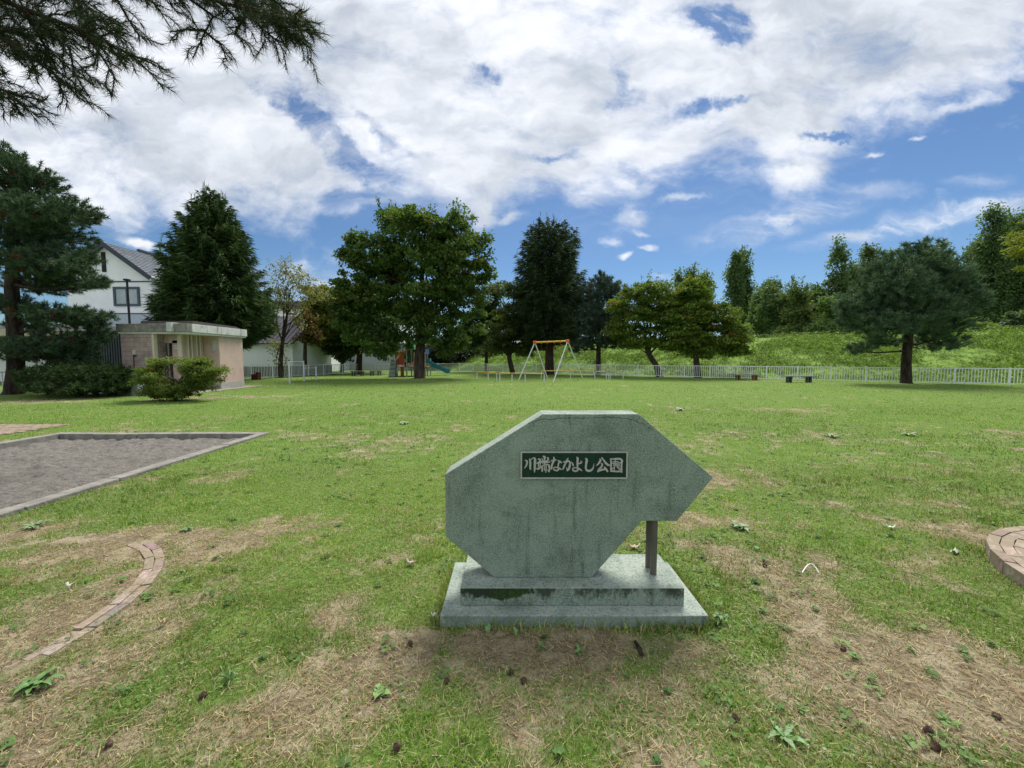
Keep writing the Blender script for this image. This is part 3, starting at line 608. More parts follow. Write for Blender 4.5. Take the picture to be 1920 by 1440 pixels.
# pine cones
CONEM = plain('cone_scales', (0.085, 0.052, 0.036), 0.9, vary=.5, scale=60)
def cone_mesh():
    b = MB(); n_r, n_c = 8, 9
    core = [(0, 0, -.018 + .036 * i / 7) for i in range(8)]; b.tube(core, [.007 + .009 * math.sin(math.pi * (i + .6) / 8.4) for i in range(8)], 8)
    for i in range(n_r):
        z = -.016 + .033 * i / n_r; rr = .021 * math.sin(math.pi * (i + 1.1) / (n_r + 1.4)) + .002
        for j in range(n_c):
            t_ = 2 * math.pi * (j + .5 * (i % 2)) / n_c; c_, s_ = math.cos(t_), math.sin(t_); w_ = .0052
            b.add([(rr * .5 * c_ - w_ * s_, rr * .5 * s_ + w_ * c_, z), (rr * .5 * c_ + w_ * s_, rr * .5 * s_ - w_ * c_, z), (rr * c_ * 1.1, rr * s_ * 1.1, z + .007), (rr * .5 * c_, rr * .5 * s_, z + .006)], [(0, 1, 2), (1, 3, 2), (3, 0, 2), (0, 3, 1)])
    return b
cones = [(380, 1306, 'pine cone in the lawn, leftmost of the cones, inside green grass'), (838, 1280, 'dark pine cone below the left half of the stone plinth'), (958, 1265, 'dark pine cone right of centre of the bare soil below the stone'), (982, 1281, 'pine cone lying closest to another cone, in front of the stone'),
         (745, 1405, 'pine cone in clover at the bottom edge of the photo, left of centre'), (1580, 1220, 'pine cone at the edge of the green patch, right of the stone'), (1868, 1350, 'pine cone on the pale dry ground near the right edge'), (1740, 1375, 'pine cone just above the largest one at bottom right'),
         (1753, 1405, 'largest pine cone, at the bottom right of the lawn'), (768, 1210, 'small pine cone left of the plinth on dry grass'), (1434, 1062, 'pine cone on the bare earth right of the stone'), (205, 1400, 'pine cone at the bottom left below the brick ring'), (1380, 1352, 'pine cone on dry straw at the bottom, right of centre')]
cproto = None
for i, (px, py, lb) in enumerate(cones):
    g = G(px, py); z_ = float(terrain(np.array([g.x]), np.array([g.y]))[0])
    if cproto is None: o = cproto = cone_mesh().build('pine_cone', CONEM)
    else: o = cproto.copy(); COL.objects.link(o)
    o.location = (g.x, g.y, z_ + .011); o.rotation_euler = (random.uniform(1.0, 1.9), random.uniform(-.3, .3), random.uniform(0, 6)); s_ = random.uniform(.58, .82) * (1.35 if i == 8 else 1); o.scale = (s_,) * 3
    tag(o, lb, 'pine cone', 'pine cones scattered on the lawn')
# stick, scrap, wire ring
g = G(1192, 1210); h_ = G(1203, 1234)
b = MB(); b.tube([(g.x, g.y + .01, .012), ((g.x + h_.x) / 2 + .004, (g.y + h_.y) / 2, .017), (h_.x, h_.y, .016)], [.009, .0115, .010], 10)
tag(b.build('stick', PBARK, origin=None), 'short broken brown stick on the bare soil below the stone', 'stick')
b = MB(); pts_ = []
for i in range(14):
    t_ = i / 13; p_ = G(1504 + 31 * t_, 1077 - 9 * math.sin(math.pi * t_)); pts_.append((p_.x, p_.y, .012 + .03 * math.sin(math.pi * t_)))
b.tube(pts_, .004, 8); tag(b.build('plastic_strip', plain('white_plastic', (.7, .72, .68), .4)), 'thin curved white plastic strip lying on the lawn', 'litter')
def fallen_leaf(px, py, L_, wd, ang, col, label, curl=.02):
    g = G(px, py); vs = []; n_ = 9
    for i in range(n_):
        t_ = i / (n_ - 1); w_ = wd * math.sin(math.pi * min(.97, t_ * .93 + .04)) ** .7 * (1 + .25 * math.sin(i * 2.3)); x_ = (t_ - .5) * L_
        for s_ in (-1, 0, 1):
            vs.append((x_, s_ * w_, .02 + curl * (1 - math.cos((t_ - .5) * 3)) + (0.006 if s_ == 0 else .0) + curl * .6 * s_ * math.sin(i * 1.7)))
    c_, s__ = math.cos(ang), math.sin(ang); vs = [(g.x + x * c_ - y * s__, g.y + x * s__ + y * c_, z) for x, y, z in vs]
    fs = []
    for i in range(n_ - 1):
        for j in (0, 1): fs.append((i * 3 + j, i * 3 + j + 3, i * 3 + j + 4, i * 3 + j + 1))
    o = MB().add(vs, fs, True).build('fallen_leaf', plain('leaf_' + label[:6], col, .8, vary=.3, scale=40)); sm = o.modifiers.new('thick', 'SOLIDIFY'); sm.thickness = .0015
    tag(o, label, 'leaf', 'fallen leaves on the lawn')
fallen_leaf(1190, 1030, .085, .024, .1, (.42, .33, .24), 'pale tan dried leaf behind the stone, seen under its notch')
fallen_leaf(308, 1172, .05, .016, 1.0, (.40, .28, .16), 'curled tan leaf in the grass right of the brick ring', .03)
fallen_leaf(133, 1103, .05, .018, .3, (.45, .46, .36), 'pale leaf on the dry grass inside the brick ring')
fallen_leaf(1790, 1040, .06, .022, .6, (.38, .45, .30), 'pale green leaf left of the raised brick edge')
fallen_leaf(1670, 993, .08, .018, .0, (.50, .58, .40), 'light green curled leaf on the lawn behind the plastic strip')
fallen_leaf(815, 1160, .04, .018, .5, (.42, .48, .38), 'small pale leaf at the left corner of the stone slab')
fallen_leaf(770, 1060, .09, .02, -.4, (.30, .25, .18), 'brown leaf on the lawn left of the stone')
# broad leaved weeds
def weed(px, py, n_l, L_, wd, label, rise=.35, col=(.10, .20, .05), fan=(0, 6.28), pale=0):
    g = G(px, py); b = MB(); z0 = float(terrain(np.array([g.x]), np.array([g.y]))[0])
    for i in range(n_l):
        t = fan[0] + (fan[1] - fan[0]) * (i + random.uniform(-.3, .3)) / n_l; l_ = L_ * random.uniform(.3, .75); w_ = wd * random.uniform(.5, .9); ri = rise * random.uniform(.4, 1.3)
        ox, oy = random.uniform(-.2, .2) * L_, random.uniform(-.2, .2) * L_; n_ = 8; vs = []
        for q in range(n_):
            s_ = q / (n_ - 1); rr = l_ * s_; z = z0 + .004 + ri * l_ * math.sin(s_ * 2.4) ; ww = w_ * (math.sin(math.pi * (s_ ** .8) * .96 + .05)) * (1 + .28 * ((q % 2) - .5))
            for e in (-1, 0, 1): vs.append((g.x + ox + rr * math.cos(t) - e * ww * math.sin(t), g.y + oy + rr * math.sin(t) + e * ww * math.cos(t), z + abs(e) * ww * .35))
        fs = []
        for q in range(n_ - 1):
            for j in (0, 1): fs.append((q * 3 + j, q * 3 + j + 3, q * 3 + j + 4, q * 3 + j + 1))
        b.add(vs, fs, True)
    o = b.build('weed', plain('weed_leaf', col, .55, vary=.3, scale=25)); tag(o, label, 'weed', 'broad leaved weeds in the lawn')
weed(1467, 1380, 9, .11, .014, 'star shaped rosette weed alone on the dry ground at the bottom right of centre', .25, (.13, .24, .09))
weed(72, 1285, 16, .12, .020, 'leafy green weed clump at the left edge below the brick ring', .35)
weed(712, 1300, 9, .07, .020, 'small leafy weed left of centre below the stone slab', .5, (.15, .26, .07))
weed(1388, 992, 12, .14, .03, 'pale broad leaved weed on the lawn right of the stone', .35, (.15, .24, .09))
weed(915, 1187, 5, .06, .013, 'upright pair of weed leaves against the front of the stone slab, the larger one', 1.2, (.11, .24, .07), (.6, 2.6))
weed(967, 1197, 4, .04, .010, 'smaller upright weed right of the other one in front of the stone slab', 1.2, (.12, .25, .07), (.6, 2.6))
weed(1085, 1225, 6, .06, .014, 'small flat weed in the bare soil left of the stick', .4)
weed(1345, 1165, 16, .09, .016, 'leafy weed clump at the right front corner of the stone slab', .6, (.10, .19, .07))
weed(430, 1275, 22, .10, .004, 'tuft of longer narrow grass beside the leftmost pine cone', .7, (.12, .22, .06))
weed(1275, 770, 9, .25, .06, 'broad leaved weed far out on the lawn behind the stone', .3, (.14, .22, .08))
weed(1560, 820, 10, .26, .05, 'broad leaved weed on the lawn to the right of the stone top', .3, (.10, .18, .06))
weed(1702, 817, 9, .22, .05, 'pale weed on the lawn below the pine trunk at right', .3, (.16, .24, .10))
weed(760, 795, 9, .24, .05, 'pale clump of clover left of the top of the stone', .2, (.2, .28, .13))
weed(350, 995, 9, .10, .02, 'weed at the top of the brick ring beside bare soil', .3)
weed(60, 990, 18, .16, .02, 'weed patch left of the brick ring top', .3, (.14, .22, .09))
#MARK-TREES
# ------------------------------------------------------------------ trees
def unit(v): return v / np.maximum(1e-9, np.linalg.norm(v, axis=-1, keepdims=True))
def cards(P, D, N, Lh, Wh, tint):         # rhombic leaves: centre, long axis, normal-ish
    D = unit(D); B = unit(np.cross(N, D)); a = P - D * Lh[:, None]; c = P + D * Lh[:, None]; b_ = P + B * Wh[:, None]; d_ = P - B * Wh[:, None]
    n = len(P); return np.stack([a, b_, c, d_], 1).reshape(-1, 3), np.arange(4 * n).reshape(-1, 4), np.repeat(tint, 4, 0)
def spikes(P, D, Lh, Wh, tint, r):        # thin triangles from P along D
    D = unit(D); N = unit(r.normal(size=D.shape)); B = unit(np.cross(N, D)) * (Wh / 2)[:, None]; n = len(P)
    return np.stack([P - B, P + B, P + D * Lh[:, None]], 1).reshape(-1, 3), np.arange(3 * n).reshape(-1, 3), np.repeat(tint, 3, 0)
def bend(p, q, n, r, amt=.08, sag=0.0):
    p, q = np.array(p, float), np.array(q, float); L_ = np.linalg.norm(q - p); o = []
    c = r.normal(size=3) * L_ * amt; d = r.normal(size=3) * L_ * amt * .5
    for i in range(n + 1):
        t = i / n; o.append(p * (1 - t) + q * t + c * math.sin(math.pi * t) + d * math.sin(2 * math.pi * t) + np.array([0, 0, sag * L_ * math.sin(math.pi * t)]))
    return o
def tree_root(name, base, label, cat, group): return empty(name, base, label, cat, group)
def broadleaf(base, Yd, lobes, trunk, ncl, npl, leaf, tints, label, name='broadleaf_tree', cat='tree', group=None, seed=0, cl=.7, flat=.6, gap=.0, droop=.3, bark=None, forks=None, shoots=0, limb_r=.35, yscale=.85, twigs=1.0):
    """lobes: (px,py,rx_px,ry_px[,dy]) surveyed from the photo at distance Yd; trunk: [(px,py,radius m)...]"""
    r = np.random.default_rng(seed); root = tree_root(name, base, label, cat, group); o0 = np.array(base)
    LB = []
    for lb in lobes:
        px, py, rx, ry = lb[:4]; dy = lb[4] if len(lb) > 4 else 0; c = at(px, py, Yd + dy); kk = (Yd + dy) / FPX
        LB.append((np.array(c), rx * kk, max(rx * kk * yscale, .5), ry * kk))
    vol = np.array([a * b * c for _, a, b, c in LB]) ** .72; vol /= vol.sum(); C = []; OUT = []
    while len(C) < ncl:
        i = r.choice(len(LB), p=vol); c, a, b_, e = LB[i]; d = r.normal(size=3); d /= np.linalg.norm(d); s = (r.random() ** .42)
        p = c + d * np.array([a, b_, e]) * s
        deep = max(1 - np.linalg.norm((p - c2) / np.array([a2, b2, e2])) for c2, a2, b2, e2 in LB)
        if deep > .62 and r.random() < .8: continue
        if gap and fbm(np.array([p[0] * 1.0 + p[1] * .7]), np.array([p[2] * 1.3]), .9, 2, seed + 5)[0] < gap: continue
        C.append(p); OUT.append(d)
    C = np.array(C); OUT = np.array(OUT)
    # trunk and limbs
    tr = [np.array(at(px, py, Yd)) for px, py, _ in trunk]; tr[0][1] = base[1]; tr[0][2] = base[2] - .1; rad = [q[2] for q in trunk]
    b = MB(); flare = [rad[0] * 1.35] + rad
    tpts = [tr[0]] + [tr[0] + (tr[1] - tr[0]) * .12] + tr[1:]; b.tube([tuple(p) for p in tpts], flare, 12)
    nodes = [(tr[-1], rad[-1])]; lim = forks or max(5, ncl // 45); idx = r.choice(len(C), min(lim, len(C)), replace=False)
    starts = [(tr[i], rad[i]) for i in range(max(1, len(tr) - 3), len(tr))]
    for q in idx:
        cands = [s_ for s_ in starts if s_[0][2] < C[q][2] + .3] or [starts[0]]; s_, rs = cands[r.integers(len(cands))]
        pts = bend(s_, C[q] * .92 + s_ * .08, 6, r, .07, .06); r0 = max(rs * limb_r * (.6 + .8 * r.random()), .02)
        rr = [r0 * (1 - i / 6) ** .8 + .008 for i in range(7)]; b.tube([tuple(p) for p in pts], rr, 6, False); nodes += [(pts[i], rr[i]) for i in range(2, 7)]
    NP = np.array([n_[0] for n_ in nodes]); tw = b
    for c in C[::max(1, int(1 / twigs))]:
        j = np.argmin(((NP - c) ** 2).sum(1)); pts = bend(NP[j], c, 3, r, .1, .0); r0 = min(nodes[j][1] * .6, .03); tw.tube([tuple(p) for p in pts], [r0, r0 * .75, r0 * .5, .004], 4, False)
    tw.build('trunk', bark or BARK, root)
    # leaves
    n = ncl * npl; ci = np.repeat(np.arange(ncl), npl); sc = (cl * (.55 + .8 * r.random(ncl)))[ci]
    off_ = r.normal(size=(n, 3)); off_ = unit(off_) * (r.random((n, 1)) ** .5) * np.array([1, 1, flat]) * sc[:, None]
    off_[:, 2] -= droop * (off_[:, 0] ** 2 + off_[:, 1] ** 2) / np.maximum(sc, .1) * .5
    P = C[ci] + off_; out = unit(P - C[ci] + OUT[ci] * .25 + np.array([0, 0, .15]))
    D = unit(r.normal(size=(n, 3)) * .6 + out * .7 + np.array([0, 0, -.45])); N = unit(np.array([0, 0, 1.0]) * .8 + r.normal(size=(n, 3)) * .55)
    ct = r.random(ncl)[ci][:, None] * .65 + r.random((n, 1)) * .35; t1, t2 = np.array(tints[0]), np.array(tints[1]); T = t1 * (1 - ct) + t2 * ct
    if len(tints) > 2: T = np.where((r.random(ncl) < tints[3])[ci][:, None], T * .4 + np.array(tints[2]) * .6, T)
    s_ = leaf * (.6 + .8 * r.random(n)); A = cards(P, D, N, s_ * .5, s_ * .27, T)
    L_ = [A]
    if shoots:
        top = np.argsort(-(C[:, 2] + .35 * np.abs(C[:, 0] - C[:, 0].mean())))[:shoots * 2]; pk = r.choice(top, shoots); m_ = 16
        bi = np.repeat(np.arange(shoots), m_); ln = (cl * .7 + .4 * r.random(shoots)); dd_ = unit(OUT[pk] * np.array([.7, .7, .3]) + np.array([0, 0, 1.0])); tt = np.tile(np.linspace(.2, 1, m_), shoots)
        P2 = C[pk][bi] + dd_[bi] * (ln[bi] * tt * 1.3)[:, None] + r.normal(size=(shoots * m_, 3)) * .07
        s2 = leaf * (.6 + .5 * r.random(len(P2))); L_.append(cards(P2, unit(r.normal(size=P2.shape)), unit(r.normal(size=P2.shape)), s2 * .5, s2 * .27, (T[:len(P2)])))
    join_cards(L_, 'crown', LEAF, root, o0, 4); return root
def join_cards(Ls, name, mat, root, o0, n):
    k = 0; VV, FF, TT = [], [], []
    for v, f, t in Ls: VV.append(v); FF.append(f + k); TT.append(t); k += len(v)
    link(name, raw_mesh(name, np.concatenate(VV) - o0, np.concatenate(FF), n, np.concatenate(TT)), mat, root)
def spruce(base, h, prof, label, seed=0, nb=420, tints=((.020, .046, .014), (.078, .135, .032)), z0=1.0, tr_r=.3, twn=95, name='spruce_tree', cat='tree', group=None, lenmul=1.0, wid=.05):
    """prof: [(z, radius)...] outline of the crown"""
    r = np.random.default_rng(seed); root = tree_root(name, base, label, cat, group); b_ = np.array(base); pz = [p[0] for p in prof]; pr = [p[1] for p in prof]
    mb = MB(); mb.tube([tuple(b_ + np.array([0, 0, -.1])), tuple(b_ + np.array([0, 0, .5])), tuple(b_ + np.array([0, 0, h * .5])), tuple(b_ + np.array([0, 0, h * .98]))], [tr_r * 1.25, tr_r, tr_r * .6, .02], 12)
    L_ = []; bm = mb
    u = (np.arange(nb) + r.random(nb)) / nb; zs = z0 + (h - z0) * (1 - (1 - u) ** .62) ** 1.0; th = np.arange(nb) * 2.39996 + r.random(nb) * .7
    Ps, Ds, Lh, Wh, Tn = [], [], [], [], []
    for i in range(nb):
        rad = np.interp(zs[i], pz, pr) * (.70 + .40 * r.random()); rad = max(rad, .12); up = np.interp(zs[i] / h, [0, .5, 1], [-.02, .18, 1.6]); drp = .32 * rad
        out = np.array([math.cos(th[i]), math.sin(th[i]), 0]); side = np.array([-out[1], out[0], 0]); n = max(14, int(twn * (rad / max(pr)) ** .8)); t = .12 + .88 * r.random(n) ** .7
        def pos(t_): return b_ + out * (rad * t_)[:, None] + np.array([0, 0, 1.0]) * (zs[i] + up * rad * t_ - drp * t_ ** 1.6 + .22 * rad * t_ ** 4)[:, None]
        if rad > .8:
            tt = np.linspace(0, .95, 5); q = pos(tt); bm.tube([tuple(p) for p in q], [.035 * (1 - v) + .006 for v in tt], 4, False)
        sg = np.where(r.random(n) < .5, -1, 1)[:, None]; spread = (1 - t)[:, None] * .75 + .25
        D = out * (.55 + .4 * r.random((n, 1))) + side * sg * spread * (.4 + .8 * r.random((n, 1))) + np.array([0, 0, 1.0]) * (-.25 + .35 * r.normal(size=(n, 1)) * .6); w_ = rad * .30 * (1.05 - t)
        P = pos(t) + side * (r.normal(size=n) * w_)[:, None]; P[:, 2] -= np.abs(r.normal(size=n)) * .08 * rad
        ll = lenmul * (.20 + .34 * r.random(n)) * (.6 + .5 * min(1, rad / 2)); Ps.append(P); Ds.append(D); Lh.append(ll); Wh.append(wid + .05 * r.random(n))
        cc = np.clip(r.random() * .6 + .4 * r.random((n, 1)), 0, 1); Tn.append(np.array(tints[0]) * (1 - cc) + np.array(tints[1]) * cc)
        if r.random() < .28 and rad > .3:      # upright leader-like tips on the outline
            q = pos(np.array([.97]))[0]; m_ = 7; Ps.append(q + np.array([0, 0, 1.0]) * np.linspace(0, .35, m_)[:, None]); Ds.append(np.array([0, 0, 1.0]) + r.normal(size=(m_, 3)) * .35); Lh.append(np.full(m_, .30)); Wh.append(np.full(m_, .035)); Tn.append(np.tile(np.array(tints[1]), (m_, 1)))
    bm.build('trunk', PBARK, root)
    P = np.concatenate(Ps); A = spikes(P, np.concatenate(Ds), np.concatenate(Lh), np.concatenate(Wh), np.concatenate(Tn), r); join_cards([A], 'crown', NEEDLE, root, b_, 3); return root
def pine(base, Yd, pads, trunk, ntuft, nneed, nl, nw, tints, label, seed=0, group=None, name='pine_tree', limb=True, brown=0.0, tdens=1.0):
    """pads: (px,py,rx_px,ry_px[,dy]) foliage pads"""
    r = np.random.default_rng(seed); root = tree_root(name, base, label, 'tree', group); b_ = np.array(base)
    tr = [np.array(at(px, py, Yd)) for px, py, _ in trunk]; tr[0][1] = base[1]; tr[0][2] = base[2] - .1; rad = [q[2] for q in trunk]; mb = MB(); tpts = [tr[0], tr[0] + (tr[1] - tr[0]) * .15] + tr[1:]; mb.tube([tuple(p) for p in tpts], [rad[0] * 1.3, rad[0]] + rad[1:], 12)
    PD = []
    for pd in pads:
        dy = pd[4] if len(pd) > 4 else 0; c = np.array(at(pd[0], pd[1], Yd + dy)); kk = (Yd + dy) / FPX; PD.append((c, pd[2] * kk, pd[2] * kk * .8, pd[3] * kk))
    area = np.array([a * b2 * (.4 + e) for _, a, b2, e in PD]) ** .8; area /= area.sum(); bm = mb; P, O = [], []
    TRP = np.array([tr[i] * (1 - f) + tr[i + 1] * f for i in range(len(tr) - 1) for f in np.linspace(0, 1, 12)])
    for (c, a, b2, e), w_ in zip(PD, area):
        lower = TRP[TRP[:, 2] < c[2] - .0 * a]; s_ = lower[np.argmin(((lower - c) ** 2).sum(1))] if len(lower) else TRP[6]
        n = max(6, int(ntuft * w_)); d = unit(r.normal(size=(n, 3))); s = r.random((n, 1)) ** .45; p = c + d * np.array([a, b2, e]) * s
        if limb:
            q0 = bend(s_, c - np.array([0, 0, e * .3]), 6, r, .06, .03); r0 = .035 + .028 * a; bm.tube([tuple(v) for v in q0], [r0 * (1 - i / 7) + .012 for i in range(7)], 6, False)
            for v in p[::6]:
                j = q0[r.integers(3, 7)]; bm.tube([tuple(x) for x in bend(j, v, 2, r, .08)], [.018, .011, .005], 4, False)
        P.append(p); O.append(unit(d * np.array([1, 1, .5]) + unit(c - s_) * .5 + np.array([0, 0, .45])))
    bm.build('trunk', PBARK, root)
    P = np.concatenate(P); O = np.concatenate(O); n = len(P); ci = np.repeat(np.arange(n), nneed); D = O[ci] * .75 + unit(r.normal(size=(n * nneed, 3))) * .85
    st = P[ci] + O[ci] * (r.random((len(ci), 1)) - .5) * nl * 1.1; cc = r.random((n, 1))[ci] * .7 + .3 * r.random((len(ci), 1)); T = np.array(tints[0]) * (1 - cc) + np.array(tints[1]) * cc
    if brown: T = np.where((r.random(n) < brown)[ci][:, None], np.array([.13, .055, .025]) * (.6 + .6 * cc), T)
    join_cards([spikes(st, D, nl * (.7 + .5 * r.random(len(ci))), nw * (.7 + .6 * r.random(len(ci))), T, r)], 'crown', NEEDLE, root, b_, 3); return root
def zz(z, Y, py): return at(960, py, Y).z
DG = ((.040, .082, .020), (.125, .205, .046)); DG2 = ((.028, .060, .018), (.095, .160, .042))
GP = 'trees standing along the far side of the lawn'
# big broad tree
broadleaf((-7.02, 29.8, 0), 29.8, [(700, 480, 52, 40), (668, 470, 26, 24), (780, 440, 75, 42), (850, 430, 40, 40), (860, 500, 62, 60), (790, 520, 90, 70), (700, 540, 62, 60), (665, 590, 42, 55), (870, 580, 46, 60), (820, 610, 50, 40), (760, 610, 40, 45), (720, 640, 30, 30), (845, 645, 40, 28), (905, 495, 18, 16), (640, 545, 18, 22), (775, 412, 46, 14), (720, 412, 16, 18), (860, 402, 16, 16), (660, 455, 14, 18), (900, 450, 16, 14), (915, 520, 14, 12)],
          [(787, 709, .40), (786, 672, .36), (789, 640, .34), (785, 600, .28), (792, 545, .2), (790, 480, .1)], 760, 105, .25, DG + ((.15, .17, .04), .08), 'largest broad dark green tree with a thick trunk beside the play structure', seed=1, cl=.66, gap=.30, shoots=70, group=GP, forks=26, limb_r=.42)
# spruces
spruce((-18.5, 24.8, 0), 11.9, [(2.4, 1.3), (3.0, 2.4), (4.0, 3.1), (5.0, 3.1), (6.3, 2.7), (7.6, 2.15), (8.7, 1.65), (9.6, 1.15), (10.4, .75), (11.2, .4), (11.9, .1)], 'massive dark spruce standing behind the pink toilet building', 2, 620, z0=2.5, twn=170, group='dark spruces')
spruce((3.5, 36.75, 0), 13.8, [(3.0, 1.4), (4, 2.9), (6, 3.4), (8, 3.2), (9.5, 2.8), (11, 2.3), (12, 1.6), (13, .9), (13.8, .2)], 'tall dark spruce rising behind the swing frame', 3, 460, tints=((.018, .038, .016), (.06, .10, .034)), z0=3.2, tr_r=.42, twn=120, group='dark spruces', wid=.07, lenmul=1.2)
# left pine with layered pads
pine((-20.66, 16.4, 0), 16.4, [(20, 330, 70, 34), (75, 345, 42, 24), (120, 395, 60, 26), (55, 400, 80, 32, -1), (150, 405, 36, 14, .6), (90, 440, 75, 26, .8), (30, 455, 70, 28), (120, 480, 60, 20), (60, 495, 80, 22, -1), (140, 520, 56, 20, .7), (175, 532, 30, 12), (80, 535, 60, 18, 1), (10, 570, 50, 20), (110, 590, 68, 20, -.5), (165, 600, 44, 22), (60, 610, 40, 14, .8), (130, 640, 60, 24), (185, 625, 26, 22, .5), (60, 650, 60, 18, -1), (20, 660, 44, 16), (100, 668, 60, 16, .5), (150, 668, 36, 18), (0, 380, 50, 40), (20, 300, 30, 22), (10, 285, 14, 16)],
     [(25, 740, .30), (30, 690, .26), (28, 620, .24), (22, 540, .21), (25, 460, .17), (22, 380, .12), (20, 300, .05)], 4200, 36, .18, .026, ((.024, .056, .030), (.105, .17, .085)), 'layered dark green pine with a thick trunk at the left edge of the lawn', seed=4, brown=.02, group='pines around the lawn')
# right pine
pine((23.9, 23.6, 0), 23.6, [(1640, 560, 60, 34), (1700, 500, 70, 30), (1690, 540, 60, 40, -1), (1745, 480, 30, 14), (1760, 520, 56, 34), (1790, 560, 50, 34), (1730, 580, 60, 34, -1), (1620, 600, 46, 26), (1665, 610, 56, 28, -1.2), (1790, 600, 40, 26), (1740, 620, 40, 22), (1650, 640, 34, 14, .5), (1760, 640, 44, 18, .3), (1605, 585, 34, 20), (1650, 520, 36, 22), (1610, 655, 24, 10, .4), (1800, 530, 36, 22), (1720, 465, 20, 12), (1700, 457, 7, 9), (1738, 452, 7, 10), (1762, 460, 6, 9), (1585, 570, 18, 12), (1830, 570, 18, 14)],
     [(1699, 718, .27), (1699, 680, .24), (1702, 640, .22), (1708, 590, .22), (1720, 520, .15), (1735, 462, .05)], 3000, 36, .25, .036, ((.040, .084, .048), (.135, .215, .115)), 'round topped blue green pine with single dark trunk before the right fence', seed=5, group='pines around the lawn')
pine((7.84, 35.6, 0), 35.6, [(1130, 540, 34, 22), (1100, 560, 36, 22), (1155, 555, 26, 22), (1120, 585, 46, 24), (1090, 605, 34, 24, -.5), (1145, 605, 36, 24), (1105, 640, 36, 16), (1150, 640, 28, 14), (1125, 525, 16, 12), (1165, 635, 26, 12), (1085, 655, 16, 8), (1118, 620, 34, 20)],
     [(1122, 703, .24), (1122, 670, .21), (1123, 620, .17), (1122, 560, .1), (1125, 530, .04)], 1700, 30, .32, .05, ((.038, .066, .050), (.11, .16, .115)), 'grey green pine between the tall spruce and the maples', seed=6, group='pines around the lawn')
# maples
MT = ((.070, .115, .022), (.19, .27, .044), (.24, .17, .03), .06)
broadleaf((12.4, 32.4, 0), 32.4, [(1215, 545, 46, 18), (1180, 575, 36, 22), (1240, 570, 40, 24), (1205, 600, 56, 26), (1170, 620, 34, 18), (1250, 605, 36, 26), (1190, 640, 42, 14), (1260, 640, 26, 16), (1160, 575, 14, 12)],
          [(1237, 706, .27), (1230, 685, .22), (1217, 665, .2), (1208, 640, .13), (1215, 600, .07)], 360, 95, .20, MT, 'spreading maple with a leaning forked trunk, left of its twin', name='maple_tree', seed=7, cl=.66, flat=.34, gap=.24, droop=.5, group='maples along the fence', forks=14, shoots=14)
broadleaf((14.5, 30.6, 0), 30.6, [(1300, 545, 36, 18), (1290, 580, 42, 26), (1340, 590, 44, 26), (1290, 615, 36, 26), (1345, 630, 50, 26), (1380, 620, 28, 26), (1310, 650, 40, 20), (1370, 655, 34, 14), (1325, 530, 14, 16), (1265, 600, 18, 18), (1270, 640, 18, 14), (1300, 530, 16, 12)],
          [(1309, 708, .27), (1306, 680, .22), (1303, 650, .19), (1298, 610, .12), (1310, 560, .06)], 430, 95, .20, MT, 'yellow green maple with an upright trunk, right of its twin', name='maple_tree', seed=8, cl=.66, flat=.36, gap=.24, droop=.5, group='maples along the fence', forks=16, shoots=14)
# dark trees behind the swing
broadleaf((-.1, 37.5, 0), 37.5, [(960, 545, 34, 16), (1000, 560, 36, 18), (975, 590, 50, 28), (1015, 600, 32, 26), (950, 620, 44, 24), (1010, 635, 30, 20), (940, 650, 36, 18), (985, 645, 40, 20)],
          [(962, 702, .26), (955, 672, .22), (952, 640, .2), (965, 590, .1)], 340, 85, .24, ((.035, .062, .018), (.11, .155, .040), (.10, .08, .03), .10), 'dusky brown green tree with a dark trunk left of the swing frame', seed=9, cl=.75, flat=.35, droop=.5, group=GP)
broadleaf((-2.8, 43.5, 0), 43.5, [(912, 560, 26, 26), (935, 545, 18, 18), (905, 600, 30, 28), (930, 590, 26, 26), (915, 640, 34, 22), (885, 620, 26, 30)],
          [(912, 697, .22), (912, 660, .18), (915, 600, .1)], 200, 75, .28, DG2, 'narrow dark tree at the fence corner between the big tree and the swing', seed=10, cl=.8, group=GP)
broadleaf((-15.4, 38.5, 0), 38.5, [(665, 560, 34, 26), (700, 600, 40, 36), (650, 620, 44, 36), (690, 640, 44, 26), (620, 600, 20, 24), (735, 640, 24, 18), (640, 655, 32, 16)],
          [(672, 701, .32), (674, 670, .27), (675, 620, .2), (670, 580, .1)], 380, 85, .26, DG2 + ((.16, .14, .03), .07), 'dark tree standing above the two benches at the left', seed=11, cl=.8, group=GP)
broadleaf((-18.6, 36.5, 0), 36.5, [(610, 560, 26, 24), (590, 580, 22, 26), (625, 600, 26, 28), (600, 625, 24, 22), (585, 545, 14, 12), (635, 555, 12, 14)],
          [(575, 702, .14), (578, 660, .12), (590, 610, .07)], 200, 70, .22, ((.08, .11, .018), (.24, .26, .04), (.26, .19, .03), .15), 'small yellowing tree turning autumn gold left of the dark trees', seed=12, cl=.6, group=GP)
broadleaf((-18.06, 30.6, 0), 30.6, [(540, 505, 26, 18), (520, 535, 20, 22), (565, 525, 28, 22), (588, 550, 24, 22), (530, 565, 24, 22), (520, 650, 16, 14), (527, 680, 14, 16), (560, 600, 18, 18), (550, 550, 38, 36)],
          [(527, 708, .19), (526, 680, .17), (530, 640, .13), (538, 590, .08), (545, 540, .03)], 230, 16, .17, ((.12, .14, .05), (.34, .34, .16)), 'thin sparse tree with pale leaves and fine bare branches beside the toilet building', seed=13, cl=.55, flat=.8, group=GP, forks=26, limb_r=.3, shoots=10)
tag(bpy.data.objects[-1], None) if False else None
